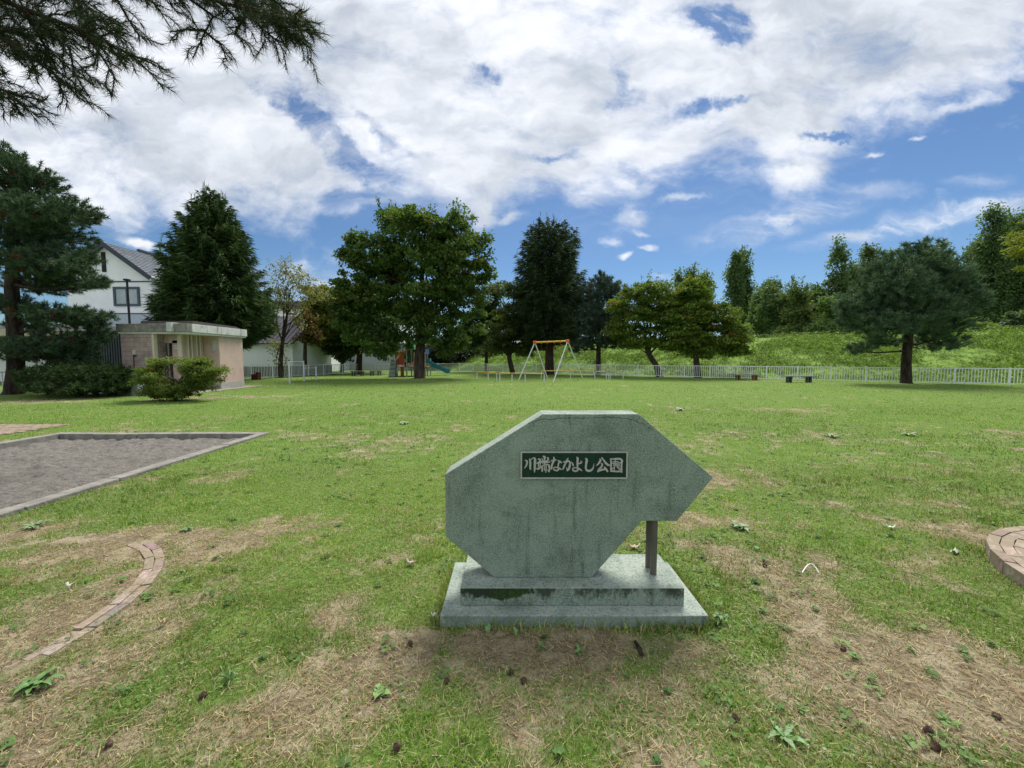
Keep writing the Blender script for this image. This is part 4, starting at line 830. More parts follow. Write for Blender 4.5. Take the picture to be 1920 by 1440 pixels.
broadleaf((-17.65, 33.4, 0), 33.4, [(572, 600, 20, 18), (585, 630, 16, 16), (560, 640, 12, 10)], [(572, 705, .17), (572, 660, .15), (573, 600, .08)], 60, 40, .2, ((.08, .065, .025), (.17, .12, .045)), 'slim reddish brown leaved tree with a straight trunk behind the exercise bars', seed=14, cl=.5, group=GP)
broadleaf((-14.2, 43, 0), 43, [(700, 560, 30, 24), (640, 640, 30, 34), (590, 660, 22, 24), (720, 655, 20, 20)], [(641, 698, .2), (642, 650, .15)], 120, 50, .3, DG2, 'dark bushy tree behind the benches beyond the left fence', seed=15, cl=.9, group='trees beyond the fence')
# dark belt behind the play area
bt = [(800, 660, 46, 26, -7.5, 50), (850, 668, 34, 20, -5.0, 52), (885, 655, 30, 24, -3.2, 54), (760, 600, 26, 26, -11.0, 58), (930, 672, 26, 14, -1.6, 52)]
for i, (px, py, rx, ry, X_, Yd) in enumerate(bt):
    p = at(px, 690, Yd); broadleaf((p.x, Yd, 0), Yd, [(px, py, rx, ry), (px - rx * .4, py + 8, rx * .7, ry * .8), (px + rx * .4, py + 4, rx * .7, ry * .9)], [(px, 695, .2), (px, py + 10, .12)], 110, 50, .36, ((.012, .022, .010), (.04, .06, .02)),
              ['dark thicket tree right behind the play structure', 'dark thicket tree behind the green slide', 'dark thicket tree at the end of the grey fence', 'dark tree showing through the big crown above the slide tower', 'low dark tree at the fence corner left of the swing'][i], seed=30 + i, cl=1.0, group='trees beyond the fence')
# trees on the dike
def dike_z(x, y): return float(terrain(np.array([x]), np.array([y]))[0])
PT = ((.055, .105, .044), (.16, .24, .095)); BT = ((.055, .105, .036), (.165, .25, .08))
def poplar(px, ptop, Yd, wpx, label, seed, tint=PT, n=170, group='poplars beyond the dike', pbot=640):
    p = at(px, 650, Yd); lob = []; k_ = 6
    for i in range(k_):
        f = i / (k_ - 1); lob.append((px + math.sin(i * 2.1 + seed) * wpx * .15, ptop + 14 + (pbot - ptop - 30) * f, wpx * (.45 + .55 * math.sin(math.pi * min(1, f * .8 + .15))), (pbot - ptop) / k_ * .75))
    broadleaf((p.x, Yd, dike_z(p.x, Yd)), Yd, lob, [(px, pbot + 10, .25), (px, (ptop + pbot) / 2, .15), (px, ptop + 8, .03)], n, 55, .32 * Yd / 55, tint, label, name='poplar_tree', seed=seed, cl=.9 * Yd / 60, flat=1.1, droop=0, group=group, forks=10, shoots=6, limb_r=.3)
poplar(1378, 480, 74, 13, 'slender twin poplar, the left and shorter of the pair behind the yellow green maple', 40)
poplar(1394, 474, 76, 13, 'slender twin poplar, the right and taller of the pair behind the yellow green maple', 41)
poplar(1276, 512, 88, 10, 'left of the three poplar tips showing above the maples', 42, n=90); poplar(1300, 506, 88, 9, 'middle of the three poplar tips showing above the maples', 43, n=90); poplar(1320, 514, 88, 9, 'right of the three poplar tips showing above the maples', 44, n=90)
dk_ = [(1425, 545, 18, 62, 'low dark tree on the dike right beside the twin poplars'), (1452, 530, 28, 58, 'rounded green tree on the dike, second right of the twin poplars'), (1490, 535, 34, 54, 'broad mid green tree on the dike in the gap left of the tall one'), (1530, 540, 32, 58, 'green tree on the dike directly left of the tall one'),
       (1578, 465, 34, 56, 'tall airy tree on the dike left of the round pine'), (1628, 480, 24, 60, 'tree with a narrow top just left behind the round pine'), (1670, 485, 40, 58, 'tree on the dike directly behind the left half of the round pine'), (1770, 470, 52, 60, 'tree on the dike directly behind the right half of the round pine'),
       (1710, 500, 46, 64, 'darker tree on the dike behind the middle of the round pine'), (1560, 560, 40, 50, 'low bushy tree under the tall airy one on the dike')]
for i, (px, pt, wp, Yd, lb) in enumerate(dk_):
    p = at(px, 640, Yd); rr_ = random.Random(i); lob = []; hh = 632 - pt
    for q in range(7):
        f = q / 6; lob.append((px + rr_.uniform(-.45, .45) * wp * (.5 + f), pt + 12 + hh * .82 * f, wp * (.42 + .5 * f) * rr_.uniform(.7, 1.1), hh * .2, rr_.uniform(-2, 2)))
    broadleaf((p.x, Yd, dike_z(p.x, Yd) - .2), Yd, lob, [(px, 640, .22), (px, (pt + 640) / 2, .14), (px, pt + 20, .04)], 300, 65, .32, [BT, PT, ((.05, .09, .03), (.17, .23, .065))][i % 3], lb, name='dike_tree', seed=60 + i, cl=1.05, flat=.75, group='trees on the dike', forks=12, shoots=16, gap=.12)
for i, (px, pt, wp, Yd, lb) in enumerate([(1862, 402, 26, 48, 'tallest tree at the right edge of the dike, its left spire'), (1894, 408, 20, 50, 'tall tree at the right edge of the dike, its middle spire'), (1928, 404, 24, 47, 'tall tree cut by the right edge of the photo'), (1836, 450, 26, 52, 'mid height tree left of the tallest spires')]):
    p = at(px, 600, Yd); lob = []; hh = 600 - pt
    for q in range(7): f = q / 6; lob.append((px + math.sin(q * 2.3 + i) * wp * .3, pt + 16 + hh * .85 * f, wp * (.45 + .9 * f), hh * .17))
    broadleaf((p.x, Yd, dike_z(p.x, Yd) - .2), Yd, lob, [(px, 612, .28), (px, (pt + 600) / 2, .18), (px, pt + 20, .04)], 340, 65, .30, PT, lb, name='dike_tree', seed=80 + i, cl=1.0, flat=.9, group='trees on the dike', forks=16, shoots=14)
# shrubs
broadleaf((41.0, 34.0, 3.9), 34, [(1800, 620, 34, 14), (1770, 625, 30, 12), (1845, 612, 26, 12), (1740, 618, 26, 8)], [(1800, 640, .05), (1800, 625, .04)], 90, 60, .3, ((.09, .16, .03), (.22, .32, .06)), 'bright yellow green vine thicket on the dike crest beside the round pine', name='thicket', cat='shrub', seed=90, cl=.5, group='shrubs')
bpy.data.objects['thicket'].location = bpy.data.objects['thicket'].location
broadleaf((44, 33, 3.8), 33, [(1905, 600, 20, 14), (1930, 596, 18, 16)], [(1915, 620, .05), (1915, 605, .03)], 50, 60, .25, ((.05, .09, .045), (.12, .18, .09)), 'grey green bush on the dike crest at the right edge', name='bush', cat='shrub', seed=91, cl=.5, group='shrubs')
broadleaf((-11.8, 13.9, 0), 13.9, [(335, 705, 60, 30), (325, 695, 40, 24), (290, 708, 34, 24), (385, 708, 28, 26), (310, 690, 30, 16), (372, 688, 18, 14), (262, 708, 18, 10), (412, 696, 14, 8), (300, 682, 9, 10), (352, 690, 9, 9), (335, 730, 50, 18), (375, 678, 10, 8), (300, 735, 30, 12)],
          [(330, 756, .06), (330, 740, .05), (335, 720, .03)], 560, 80, .060, ((.05, .085, .018), (.24, .31, .07), (.18, .12, .04), .06), 'rounded azalea bush with yellow green tips in front of the toilet building', name='azalea_bush', cat='shrub', seed=92, cl=.22, flat=.5, gap=.22, droop=-.5, group='shrubs', forks=24, limb_r=.5)
pine((-16.9, 15.6, 0), 15.6, [(150, 700, 90, 16), (110, 715, 60, 14, .5), (190, 715, 50, 20, -.3), (215, 700, 24, 16), (150, 725, 80, 14, -.6), (90, 725, 40, 10), (205, 730, 34, 10), (150, 690, 60, 12, .6)],
     [(150, 744, .12), (150, 735, .1), (150, 715, .06)], 2200, 28, .15, .026, ((.016, .034, .012), (.06, .11, .026)), 'low wide dark conifer shrub under the left pine', seed=93, name='conifer_shrub', group='shrubs')
bpy.data.objects['conifer_shrub']['category'] = 'shrub'
# maple reaching in from the right: its trunk stands outside the picture
broadleaf((22.6, 14.5, 0), 14.5, [(1930, 462, 16, 12), (1972, 450, 36, 30), (1908, 448, 14, 6), (1914, 474, 12, 6), (2020, 430, 90, 60), (2080, 520, 90, 60), (1938, 496, 8, 4)],
          [(2105, 775, .2), (2100, 650, .16), (2080, 540, .1)], 330, 70, .11, ((.09, .12, .02), (.26, .30, .045)), 'bright yellow green maple branch entering at the right edge', name='maple_tree', seed=94, cl=.30, flat=.35, droop=.4, group='maples along the fence', forks=20)
#MARK-FOREPINE
# ------------------------------------------------------------------ foreground pine, its boughs hang into the upper left
fp = empty('overhanging_pine', (-3.6, 1.9, 0), 'long needled pine boughs hanging into the upper left corner of the sky', 'tree', 'pines around the lawn')
mb = MB(); mb.tube([(-3.6, 1.9, -.1), (-3.6, 1.9, .3), (-3.55, 1.9, 2.5), (-3.5, 1.95, 5.0), (-3.5, 1.9, 7.5)], [.26, .2, .17, .13, .07], 14); mb.build('trunk', PBARK, fp)
r = np.random.default_rng(21)
def A3(px, py, Y_): return np.array(at(px, py, Y_))
boughs = [ # px,py,depth polylines, first point near the trunk, outside the frame
 [(-900, -500, 2.1), (-260, -120, 2.3), (40, 15, 2.5), (160, 60, 2.55), (240, 100, 2.6), (292, 122, 2.65)],
 [(-900, -500, 2.1), (-200, -260, 2.3), (120, -90, 2.5), (330, -20, 2.6), (470, 20, 2.65), (545, 36, 2.7), (575, 20, 2.75)],
 [(-700, -330, 2.1), (-200, -10, 2.3), (0, 70, 2.4), (70, 115, 2.45), (105, 142, 2.5), (135, 168, 2.5)],
 [(-700, -200, 2.1), (-200, 90, 2.2), (0, 165, 2.3), (30, 185, 2.32), (48, 205, 2.35)], [(-20, 160, 2.3), (20, 175, 2.32), (80, 188, 2.35)],
 [(120, -90, 2.5), (220, 0, 2.5), (255, 60, 2.52), (275, 78, 2.55)], [(160, 60, 2.55), (200, 120, 2.58), (218, 152, 2.6)], [(40, 15, 2.5), (130, 90, 2.45), (140, 140, 2.45), (168, 182, 2.45)],
 [(330, -20, 2.6), (400, 30, 2.6), (385, 60, 2.6), (362, 108, 2.6)], [(385, 60, 2.6), (415, 85, 2.62), (425, 112, 2.64)], [(385, 58, 2.6), (350, 55, 2.6), (318, 60, 2.6)],
 [(470, 20, 2.65), (520, 50, 2.7), (565, 85, 2.7)], [(470, 20, 2.65), (530, 52, 2.72), (572, 48, 2.75)], [(-200, -260, 2.3), (0, -60, 2.8), (60, 40, 2.9), (90, 70, 2.9)], [(120, -90, 2.5), (260, -30, 2.9), (300, 20, 2.9), (318, 50, 2.95)],
 [(470, 20, 2.65), (440, 60, 2.7), (460, 88, 2.7)], [(470, 0, 2.8), (500, 40, 2.8), (505, 78, 2.8)], [(0, -60, 2.8), (-20, 60, 2.7), (20, 60, 2.65), (45, 50, 2.65)], [(160, 20, 2.7), (190, 80, 2.75), (175, 125, 2.75)],
 [(200, -60, 2.7), (380, -30, 2.9), (450, 5, 2.95), (520, 10, 3.0)], [(40, 15, 2.5), (90, 95, 2.5), (85, 120, 2.5)], [(-300, -60, 2.4), (-40, -20, 2.7), (60, 20, 2.7), (130, 60, 2.7), (175, 78, 2.75)], [(-200, -260, 2.5), (60, -70, 2.7), (150, -5, 2.7), (190, 45, 2.7), (232, 82, 2.75)], [(-300, -60, 2.4), (-60, 30, 2.6), (30, 60, 2.6), (90, 90, 2.6), (128, 128, 2.6)], [(120, -90, 2.5), (380, -40, 2.75), (440, 0, 2.75), (480, 40, 2.8), (500, 70, 2.8)], [(120, -90, 2.5), (400, -60, 2.85), (500, -10, 2.85), (545, 25, 2.85), (575, 80, 2.85)], [(-200, -260, 2.5), (100, -40, 3.1), (200, 30, 3.1), (240, 50, 3.1)]]
wood = MB(); NP_, ND_ = [], []
def grow(pl, r0, lvl):
    pl = [np.asarray(p, float) for p in pl]; seglen = [np.linalg.norm(pl[i + 1] - pl[i]) for i in range(len(pl) - 1)]; tot = sum(seglen)
    n = len(pl); wood.tube([tuple(p) for p in pl], [max(.0028, r0 * (1 - i / n) ** .8) for i in range(n)], 6 if lvl < 2 else 4, False)
    def pt(s):
        for i, L_ in enumerate(seglen):
            if s <= L_ or i == len(seglen) - 1: f = min(1, s / L_); return pl[i] * (1 - f) + pl[i + 1] * f, (pl[i + 1] - pl[i]) / L_
            s -= L_
    vis = min(tot, .55 if lvl == 0 else tot)
    if lvl < 2:
        s = tot - (1.25 if lvl == 0 else .8 * tot)
        s = max(s, .05)
        while s < tot * .98:
            p, d = pt(s); side = unit(np.cross(d, r.normal(size=3))); dirn = unit(d * .75 + side * .75 + np.array([0, 0, -.04])); L_ = (.08 + .11 * r.random()) * (1 if lvl == 0 else .62)
            q = [p + dirn * L_ * f + unit(np.cross(dirn, side + .1)) * .02 * math.sin(3 * f) + d * .03 * f * f for f in (0, .33, .66, 1)]
            grow(q, r0 * .42, lvl + 1); s += (.052 if lvl == 0 else .055) * (.7 + .6 * r.random())
    L_ = min(tot, .62 if lvl < 2 else tot); nn = int(L_ / .0040)
    for i in range(nn):
        p, d = pt(tot - L_ * (i / nn)); 
        for _ in range(2):
            NP_.append(p); ND_.append(unit(d * (.55 + .5 * r.random()) + unit(r.normal(size=3)) * .85))
for i, bo in enumerate(boughs): grow([A3(*p) for p in bo], .018 if len(bo) > 5 else .008, 0 if len(bo) > 4 else 1)
wood.build('boughs', PBARK, fp)
P = np.array(NP_); D = np.array(ND_); n = len(P); c = r.random((n, 1)); T = np.array([.016, .034, .014]) * (1 - c) + np.array([.055, .09, .035]) * c; T = np.where(r.random((n, 1)) < .05, np.array([.14, .06, .03]), T)
join_cards([spikes(P, D, .048 + .028 * r.random(n), np.full(n, .0031), T, r)], 'needles', NEEDLE, fp, np.array([-3.6, 1.9, 0]), 3)
cc_ = MB()
#MARK-BUILT
# ------------------------------------------------------------------ fences
def fence(pts, label, name='park_fence', h=.95, picket=.125, group='white steel fences', bay=2.0, mat=FENCEW, kerb=False):
    root = empty(name, (pts[0][0], pts[0][1], 0), label, 'fence', group); first = True
    for (a, b_) in zip(pts[:-1], pts[1:]):
        a, b_ = Vector((*a, 0)), Vector((*b_, 0)); L_ = (b_ - a).length; d = (b_ - a) / L_; n_ = max(1, round(L_ / bay))
        for i in range(n_ + 1):
            if i == 0 and not first: continue
            p = a + d * L_ * i / n_; MB().bar(p + Vector((0, 0, -.1)), p + Vector((0, 0, h + .03)), .085, .085, up=(d.y, -d.x, 0)).build('post', mat, root, bevel=.006)
        first = False
        for i in range(n_):
            p = a + d * (L_ * i / n_ + .045); q = a + d * (L_ * (i + 1) / n_ - .045); mb = MB(); mb.bar(p + Vector((0, 0, h - .03)), q + Vector((0, 0, h - .03)), .04, .05); mb.bar(p + Vector((0, 0, .09)), q + Vector((0, 0, .09)), .035, .04)
            k_ = int((q - p).length / picket)
            for j in range(1, k_): e = p + (q - p) * j / k_; mb.bar(e + Vector((0, 0, .11)), e + Vector((0, 0, h - .055)), .03, .022, up=(d.y, -d.x, 0))
            mb.build('picket_panel', mat, root)
    return root
fence([(36, 17.0), (27.99, 22.03), (24.3, 24.25), (18.02, 27.75), (10.6, 32.9), (-5.9, 44.0)], 'long white picket fence running along the foot of the green dike')
fence([(-5.9, 44.0), (-10.4, 42.6), (-13.94, 40.0)], 'grey white fence behind the slide, seen under the dark trees')
fence([(-13.94, 40.0), (-16.9, 35.2), (-18.75, 28.2), (-18.9, 23)], 'pale fence in front of the white houses, right of the toilet building')
fence([(-20.4, 20.2), (-21.0, 17.9), (-21.8, 15.6), (-22.9, 12)], 'short run of white picket fence beside the left pine trunk')
# ------------------------------------------------------------------ toilet building
PINK = plain('pink_render', (0.58, 0.43, 0.375), 0.9, vary=0.06, scale=2.5, bump=.15, dirt=((.36, .25, .22), .5))
m, k, bs, out = material('pink_block'); oc = k.n('ShaderNodeTexCoord').outputs['Object']
bt_ = k.n('ShaderNodeTexBrick'); sp_ = k.n('ShaderNodeSeparateXYZ'); k.link(oc, sp_.inputs[0]); cbx = k.n('ShaderNodeCombineXYZ'); k.link(k.math('ADD', sp_.outputs[0], sp_.outputs[1]), cbx.inputs[0]); k.link(sp_.outputs[2], cbx.inputs[1]); k.link(cbx.outputs[0], bt_.inputs[0])
bt_.inputs['Scale'].default_value = 1; bt_.inputs['Brick Width'].default_value = .40; bt_.inputs['Row Height'].default_value = .20; bt_.inputs['Mortar Size'].default_value = .006
bt_.inputs['Color1'].default_value = (.42, .325, .285, 1); bt_.inputs['Color2'].default_value = (.38, .29, .255, 1); bt_.inputs['Mortar'].default_value = (.16, .12, .10, 1)
c = k.mix(k.remap(k.noise(oc, 2.2, 6, .65), .45, .68, 0, .6), bt_.outputs[0], (.16, .13, .12)); c = k.mix(k.remap(k.noise(k.mapping(oc, loc=(3, 3, 3)), 3.5, 5, .6), .62, .72, 0, .7), c, (.48, .42, .38))
k.link(c, bs.inputs['Base Color']); bs.inputs['Roughness'].default_value = .95; PBLOCK = m
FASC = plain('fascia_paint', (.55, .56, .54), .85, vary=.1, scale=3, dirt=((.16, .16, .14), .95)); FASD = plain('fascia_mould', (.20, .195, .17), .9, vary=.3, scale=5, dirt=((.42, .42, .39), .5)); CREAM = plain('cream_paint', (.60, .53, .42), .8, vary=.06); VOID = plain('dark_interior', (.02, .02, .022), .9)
tb = empty('toilet_building', (-15.5, 18.8, 0), 'small flat roofed pink public toilet building with stained white roof edge', 'building')
MB().box(-16.93, -15.58, 17.05, 20.55, -.1, 2.56).build('block_wall', PBLOCK, tb)
MB().box(-15.575, -15.49, 17.03, 17.20, -.1, 2.56).build('corner_post', CREAM, tb)
b = MB(); b.box(-15.20, -14.86, 17.62, 17.72, -.1, 2.3); b.box(-15.56, -14.86, 17.62, 17.72, 2.18, 2.56); b.box(-15.20, -14.864, 17.60, 17.62, -.1, 2.1)
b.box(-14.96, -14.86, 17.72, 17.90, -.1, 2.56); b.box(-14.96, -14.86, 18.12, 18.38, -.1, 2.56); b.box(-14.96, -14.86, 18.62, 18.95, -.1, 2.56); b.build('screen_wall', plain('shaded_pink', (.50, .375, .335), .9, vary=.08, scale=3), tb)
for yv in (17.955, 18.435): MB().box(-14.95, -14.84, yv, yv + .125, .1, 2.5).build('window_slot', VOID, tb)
for yv in (17.903, 18.083, 18.383, 18.568): MB().box(-14.97, -14.72, yv, yv + .045, .0, 2.555).build('jamb', CREAM, tb)
MB().box(-14.90, -14.74, 17.53, 17.60, .0, 2.555).build('jamb', CREAM, tb)
b = MB(); b.box(-14.86, -14.10, 18.96, 20.6, .32, 2.56); b.build('end_wall', PINK, tb); MB().box(-14.87, -14.085, 18.945, 20.61, -.1, .318).build('plinth', plain('plinth_grey', (.40, .39, .36), .9, vary=.1), tb)
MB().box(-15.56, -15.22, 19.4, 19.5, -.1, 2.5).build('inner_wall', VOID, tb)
dr = MB().box(-15.45, -15.40, 17.65, 17.69, 0, 2.17).build('door_frame', plain('door_grey', (.30, .32, .33), .5), tb)
# roof slab with fascias
MB().box(-16.98, -13.98, 17.0, 20.7, 2.565, 2.64).build('soffit_edge', plain('soffit_white', (.62, .63, .62), .8, dirt=((.4, .4, .37), .5)), tb)
MB().box(-17.0, -14.65, 16.94, 17.2, 2.645, 2.99).build('stained_fascia', FASD, tb, bevel=.01); MB().box(-14.57, -13.94, 16.92, 17.2, 2.645, 3.00).build('stained_fascia', FASD, tb, bevel=.01)
MB().box(-14.72, -14.50, 16.80, 17.3, 2.643, 3.03).build('fascia_spout', FASC, tb, bevel=.01)
MB().box(-14.2, -13.935, 17.205, 20.75, 2.645, 3.0).build('white_fascia', FASC, tb, bevel=.01)
MB().box(-17.0, -14.205, 17.205, 20.75, 2.645, 2.96).build('roof_deck', FASD, tb)
b = MB(); b.prism_x([(17.6, 2.965), (20.7, 2.965), (20.7, 3.03), (20.4, 3.13), (17.7, 3.17)], -16.6, -14.25); b.build('roof_cover', plain('roof_brown', (.075, .06, .058), .7), tb)
sg = MB().box(-15.08, -14.95, 17.575, 17.598, 1.93, 2.09).build('toilet_sign', plain('sign_white', (.7, .7, .68), .5), tb)
def pict(cx, z, y):
    b = MB(); b.tube([(cx, y, z + .045), (cx, y - .003, z + .045)], .011, 10); b.box(cx - .014, cx + .014, y - .003, y, z - .005, z + .03); b.box(cx - .011, cx - .002, y - .003, y, z - .045, z - .0055); b.box(cx + .002, cx + .011, y - .003, y, z - .045, z - .0055); return b
pict(-15.04, 2.01, 17.5745).build('pictogram', plain('picto_dark', (.03, .03, .04), .6), sg); pict(-14.99, 2.01, 17.5745).build('pictogram', plain('picto_dark2', (.05, .03, .04), .6), sg)
mt = MB().box(-16.38, -16.26, 16.97, 17.045, 1.66, 1.86).build('electric_meter', plain('meter_cream', (.55, .52, .42), .6), tb); MB().box(-16.36, -16.27, 16.955, 16.968, 1.57, 1.66).build('meter_glass', DARKM, mt); MB().tube([(-16.40, 17.02, .2), (-16.40, 17.02, 1.6), (-16.36, 17.02, 1.66)], .012, 6).build('conduit', DARKM, tb)
MB().box(-14.095, -14.082, 20.05, 20.25, 2.40, 2.50).build('small_notice', plain('notice_yellow', (.60, .50, .22), .6), tb); MB().box(-14.42, -14.22, 18.93, 18.944, 1.85, 2.35).build('wall_notice', plain('notice_pale', (.5, .5, .47), .6), tb)
# drinking fountain block
df = empty('drinking_fountain', (-15.35, 16.0, 0), 'grey and white concrete drinking fountain post beside the azalea bush', 'fountain'); MB().box(-15.52, -15.22, 15.92, 16.3, -.05, .62).build('pedestal', WHITE, df, bevel=.015); MB().box(-15.80, -15.525, 15.95, 16.3, -.05, .60).build('side_block', CONC, df, bevel=.01)
MB().tube([(-15.37, 16.1, .62), (-15.37, 16.1, .70), (-15.34, 16.07, .73)], .012, 8).build('tap', GREYM, df)
# light pole behind
lp = empty('light_pole', (-19.3, 19.8, 0), 'slim dark pole rising behind the left end of the toilet roof', 'pole'); a0_ = at(243, 605, 19.8); MB().tube([(a0_.x, 19.8, 0), (a0_.x, 19.8, 5.35)], [.055, .045], 12).build('pole_shaft', DARKM, lp); MB().box(a0_.x - .10, a0_.x + .10, 19.70, 19.9, 5.355, 5.44).build('pole_cap', DARKM, lp)

# ------------------------------------------------------------------ houses
SID = plain('white_siding', (.85, .86, .87), .75, vary=.04, scale=1.5); SIDG = plain('grey_siding', (.42, .48, .52), .75, vary=.05); TRIM = plain('dark_trim', (.035, .045, .07), .6); GLASS = plain('window_glass', (.30, .36, .37), .12, vary=.15, scale=1.2, spec=.8)
def seam_roof(name, col):
    m, k, bs, out = material(name); oc = k.n('ShaderNodeTexCoord').outputs['Object']; k.link(k.mix(k.remap(k.noise(oc, 3, 5, .6), .35, .65), tuple(v * .85 for v in col), tuple(v * 1.15 for v in col)), bs.inputs['Base Color']); bs.inputs['Roughness'].default_value = .45; bs.inputs['Metallic'].default_value = .2; return m
RW = seam_roof('grey_metal_roof', (.26, .28, .31)); RP = seam_roof('purple_metal_roof', (.075, .068, .080)); RB = seam_roof('dark_roof', (.06, .05, .055))
def roof_plane(b, a, b1, c1, d1, th=.12, seams=0, h=.04):   # a-b1 eave, c1-d1 ridge
    a, b1, c1, d1 = map(Vector, (a, b1, c1, d1)); n = (b1 - a).cross(d1 - a).normalized(); n = n if n.z > 0 else -n; t = n * th
    b.add([a, b1, c1, d1, a + t, b1 + t, c1 + t, d1 + t], [(0, 3, 2, 1), (4, 5, 6, 7), (0, 1, 5, 4), (1, 2, 6, 5), (2, 3, 7, 6), (3, 0, 4, 7)])
    for i in range(seams + 1):
        f = i / max(1, seams); p = a + (b1 - a) * f + t; q = d1 + (c1 - d1) * f + t
        b.bar(p + n * h * .5, q + n * h * .5, .05, h, up=n)
HY = 30.0
def hz(px, py, yo=0): p = at(px, py, HY + yo); return p.x, p.z
hs = empty('gabled_house', (-31, HY + 4, 0), 'two storey white house with dark trimmed gable, behind the toilet building', 'house', 'houses beyond the park')
ax, az = hz(188, 454, -.45); rx_, rz_ = hz(282, 522, -.45); lx_ = 2 * ax - rx_; wl, wr = lx_ + .35, rx_ - .35; slope = (az - rz_) / (rx_ - ax); we = az - slope * (rx_ - .35 - ax) - .12; zg = hz(200, 587)[1]; zt_ = hz(200, 528)[1]
D_ = 9.5
MB().prism_y([(wl, zg), (wr, zg), (wr, we), (ax, az - .12), (wl, we)], HY, HY + D_).build('upper_wall', SID, hs); MB().box(wl - .03, wr + .03, HY - .03, HY + D_ - .01, 0, zg - .07).build('lower_wall', SIDG, hs)
b = MB(); b.box(wl - .05, wr + .05, HY - .06, HY + D_, zg - .068, zg - .002); b.box(wl, wr, HY - .04, HY - .002, zt_ - .04, zt_ + .04); b.build('belt_trim', TRIM, hs)
b = MB(); roof_plane(b, (rx_, HY - .45, rz_), (rx_, HY + D_ + .4, rz_), (ax, HY + D_ + .4, az), (ax, HY - .45, az), .10)
for i in range(1, 15): f = i / 15; b.bar((rx_ + (ax - rx_) * f, HY - .44, rz_ + (az - rz_) * f + .16), (rx_ + (ax - rx_) * f, HY + D_ + .39, rz_ + (az - rz_) * f + .16), .10, .05)
b.build('roof_slope', RW, hs)
b = MB(); roof_plane(b, (lx_, HY - .45, rz_), (lx_, HY + D_ + .4, rz_), (ax - .002, HY + D_ + .4, az), (ax - .002, HY - .45, az), .10, 0); b.build('roof_slope', RW, hs)
b = MB(); b.bar((ax, HY - .50, az + .02), (rx_ + .02, HY - .50, rz_ + .02), .06, .34); b.build('barge_board', TRIM, hs); b = MB(); b.bar((ax, HY - .50, az + .02), (lx_ - .02, HY - .50, rz_ + .02), .06, .34); b.build('barge_board', TRIM, hs)
MB().box(ax - .12, ax + .12, HY + 2.5, HY + 6.5, az + .12, az + .3).build('ridge_vent', TRIM, hs)
x0_, z1_ = hz(190, 473); x1_, z0_ = hz(200, 510); w1 = MB().box(x0_, x1_, HY - .05, HY - .002, z0_, z1_).build('slit_window', VOID, hs)
x0_, z1_ = hz(213, 538); x1_, z0_ = hz(264, 574); wf = MB(); t_ = .16
wf.box(x0_, x1_, HY - .09, HY - .003, z1_ - t_, z1_); wf.box(x0_, x1_, HY - .09, HY - .003, z0_, z0_ + t_); wf.box(x0_, x0_ + t_, HY - .09, HY - .003, z0_ + t_, z1_ - t_); wf.box(x1_ - t_, x1_, HY - .09, HY - .003, z0_ + t_, z1_ - t_); wf.box((x0_ + x1_) / 2 - .03, (x0_ + x1_) / 2 + .03, HY - .08, HY - .003, z0_ + t_, z1_ - t_)
wo_ = wf.build('window', plain('frame_navy', (.05, .075, .11), .5), hs); MB().box(x0_ + t_, x1_ - t_, HY - .04, HY - .004, z0_ + t_, z1_ - t_).build('pane', GLASS, wo_)
# second house, low white with purple roof
h2 = empty('low_house', (-22.5, 36, 0), 'low white house with a purple grey metal roof right of the big spruce', 'house', 'houses beyond the park')
p = at(430, 645, 33); q = at(548, 645, 33); MB().box(p.x, q.x, 33, 40, .85, p.z).build('wall', plain('bright_white', (.86, .89, .93), .7, vary=.03), h2); MB().box(p.x - .02, q.x + .02, 32.97, 40.02, -.1, .848).build('foundation', plain('brown_base', (.10, .075, .07), .8), h2)
b = MB(); roof_plane(b, (p.x - .3, 32.5, p.z - .02), (q.x + .35, 32.5, p.z - .02), (q.x + .35, 36.5, p.z + 2.6), (p.x - .3, 36.5, p.z + 2.6), .1, 14); b.build('roof', RP, h2); b = MB(); roof_plane(b, (q.x + .35, 40.5, p.z - .02), (p.x - .3, 40.5, p.z - .02), (p.x - .3, 36.5, p.z + 2.6), (q.x + .35, 36.5, p.z + 2.6), .1); b.build('roof', RP, h2)
MB().prism_x([(33.05, p.z), (39.95, p.z), (36.5, p.z + 2.35)], p.x + .01, q.x - .01).build('gable_wall', SID, h2)
h3 = empty('tall_house', (-25.5, 48, 0), 'taller house with a flat dark roof and pale wall seen through the sparse tree', 'house', 'houses beyond the park')
p = at(508, 566, 46); q = at(612, 566, 46); MB().box(p.x, q.x, 46, 53, -.1, p.z - .8).build('wall', SID, h3); MB().box(p.x - .4, q.x + .4, 45.5, 53.4, p.z - .79, p.z).build('roof', RB, h3)
for px in (536, 574): e = at(px, 610, 46); w2 = MB().box(e.x - .55, e.x + .55, 45.93, 45.997, e.z - .5, e.z + .6).build('window', TRIM, h3); MB().box(e.x - .48, e.x + .48, 45.91, 45.929, e.z - .43, e.z + .53).build('pane', GLASS, w2)
e = at(560, 680, 46); w2 = MB().box(e.x - 1.2, e.x + 1.2, 45.93, 45.997, .5, 2.2).build('window', TRIM, h3); MB().box(e.x - 1.1, e.x + 1.1, 45.91, 45.929, .6, 2.1).build('pane', GLASS, w2)
h4 = empty('grey_house', (-18, 56, 0), 'pale grey house with a light roof seen behind the benches and the play structure', 'house', 'houses beyond the park')
p = at(655, 645, 52); q = at(790, 645, 52); MB().box(p.x, q.x, 52, 60, -.1, p.z).build('wall', plain('pale_wall', (.42, .45, .50), .75, vary=.05), h4)
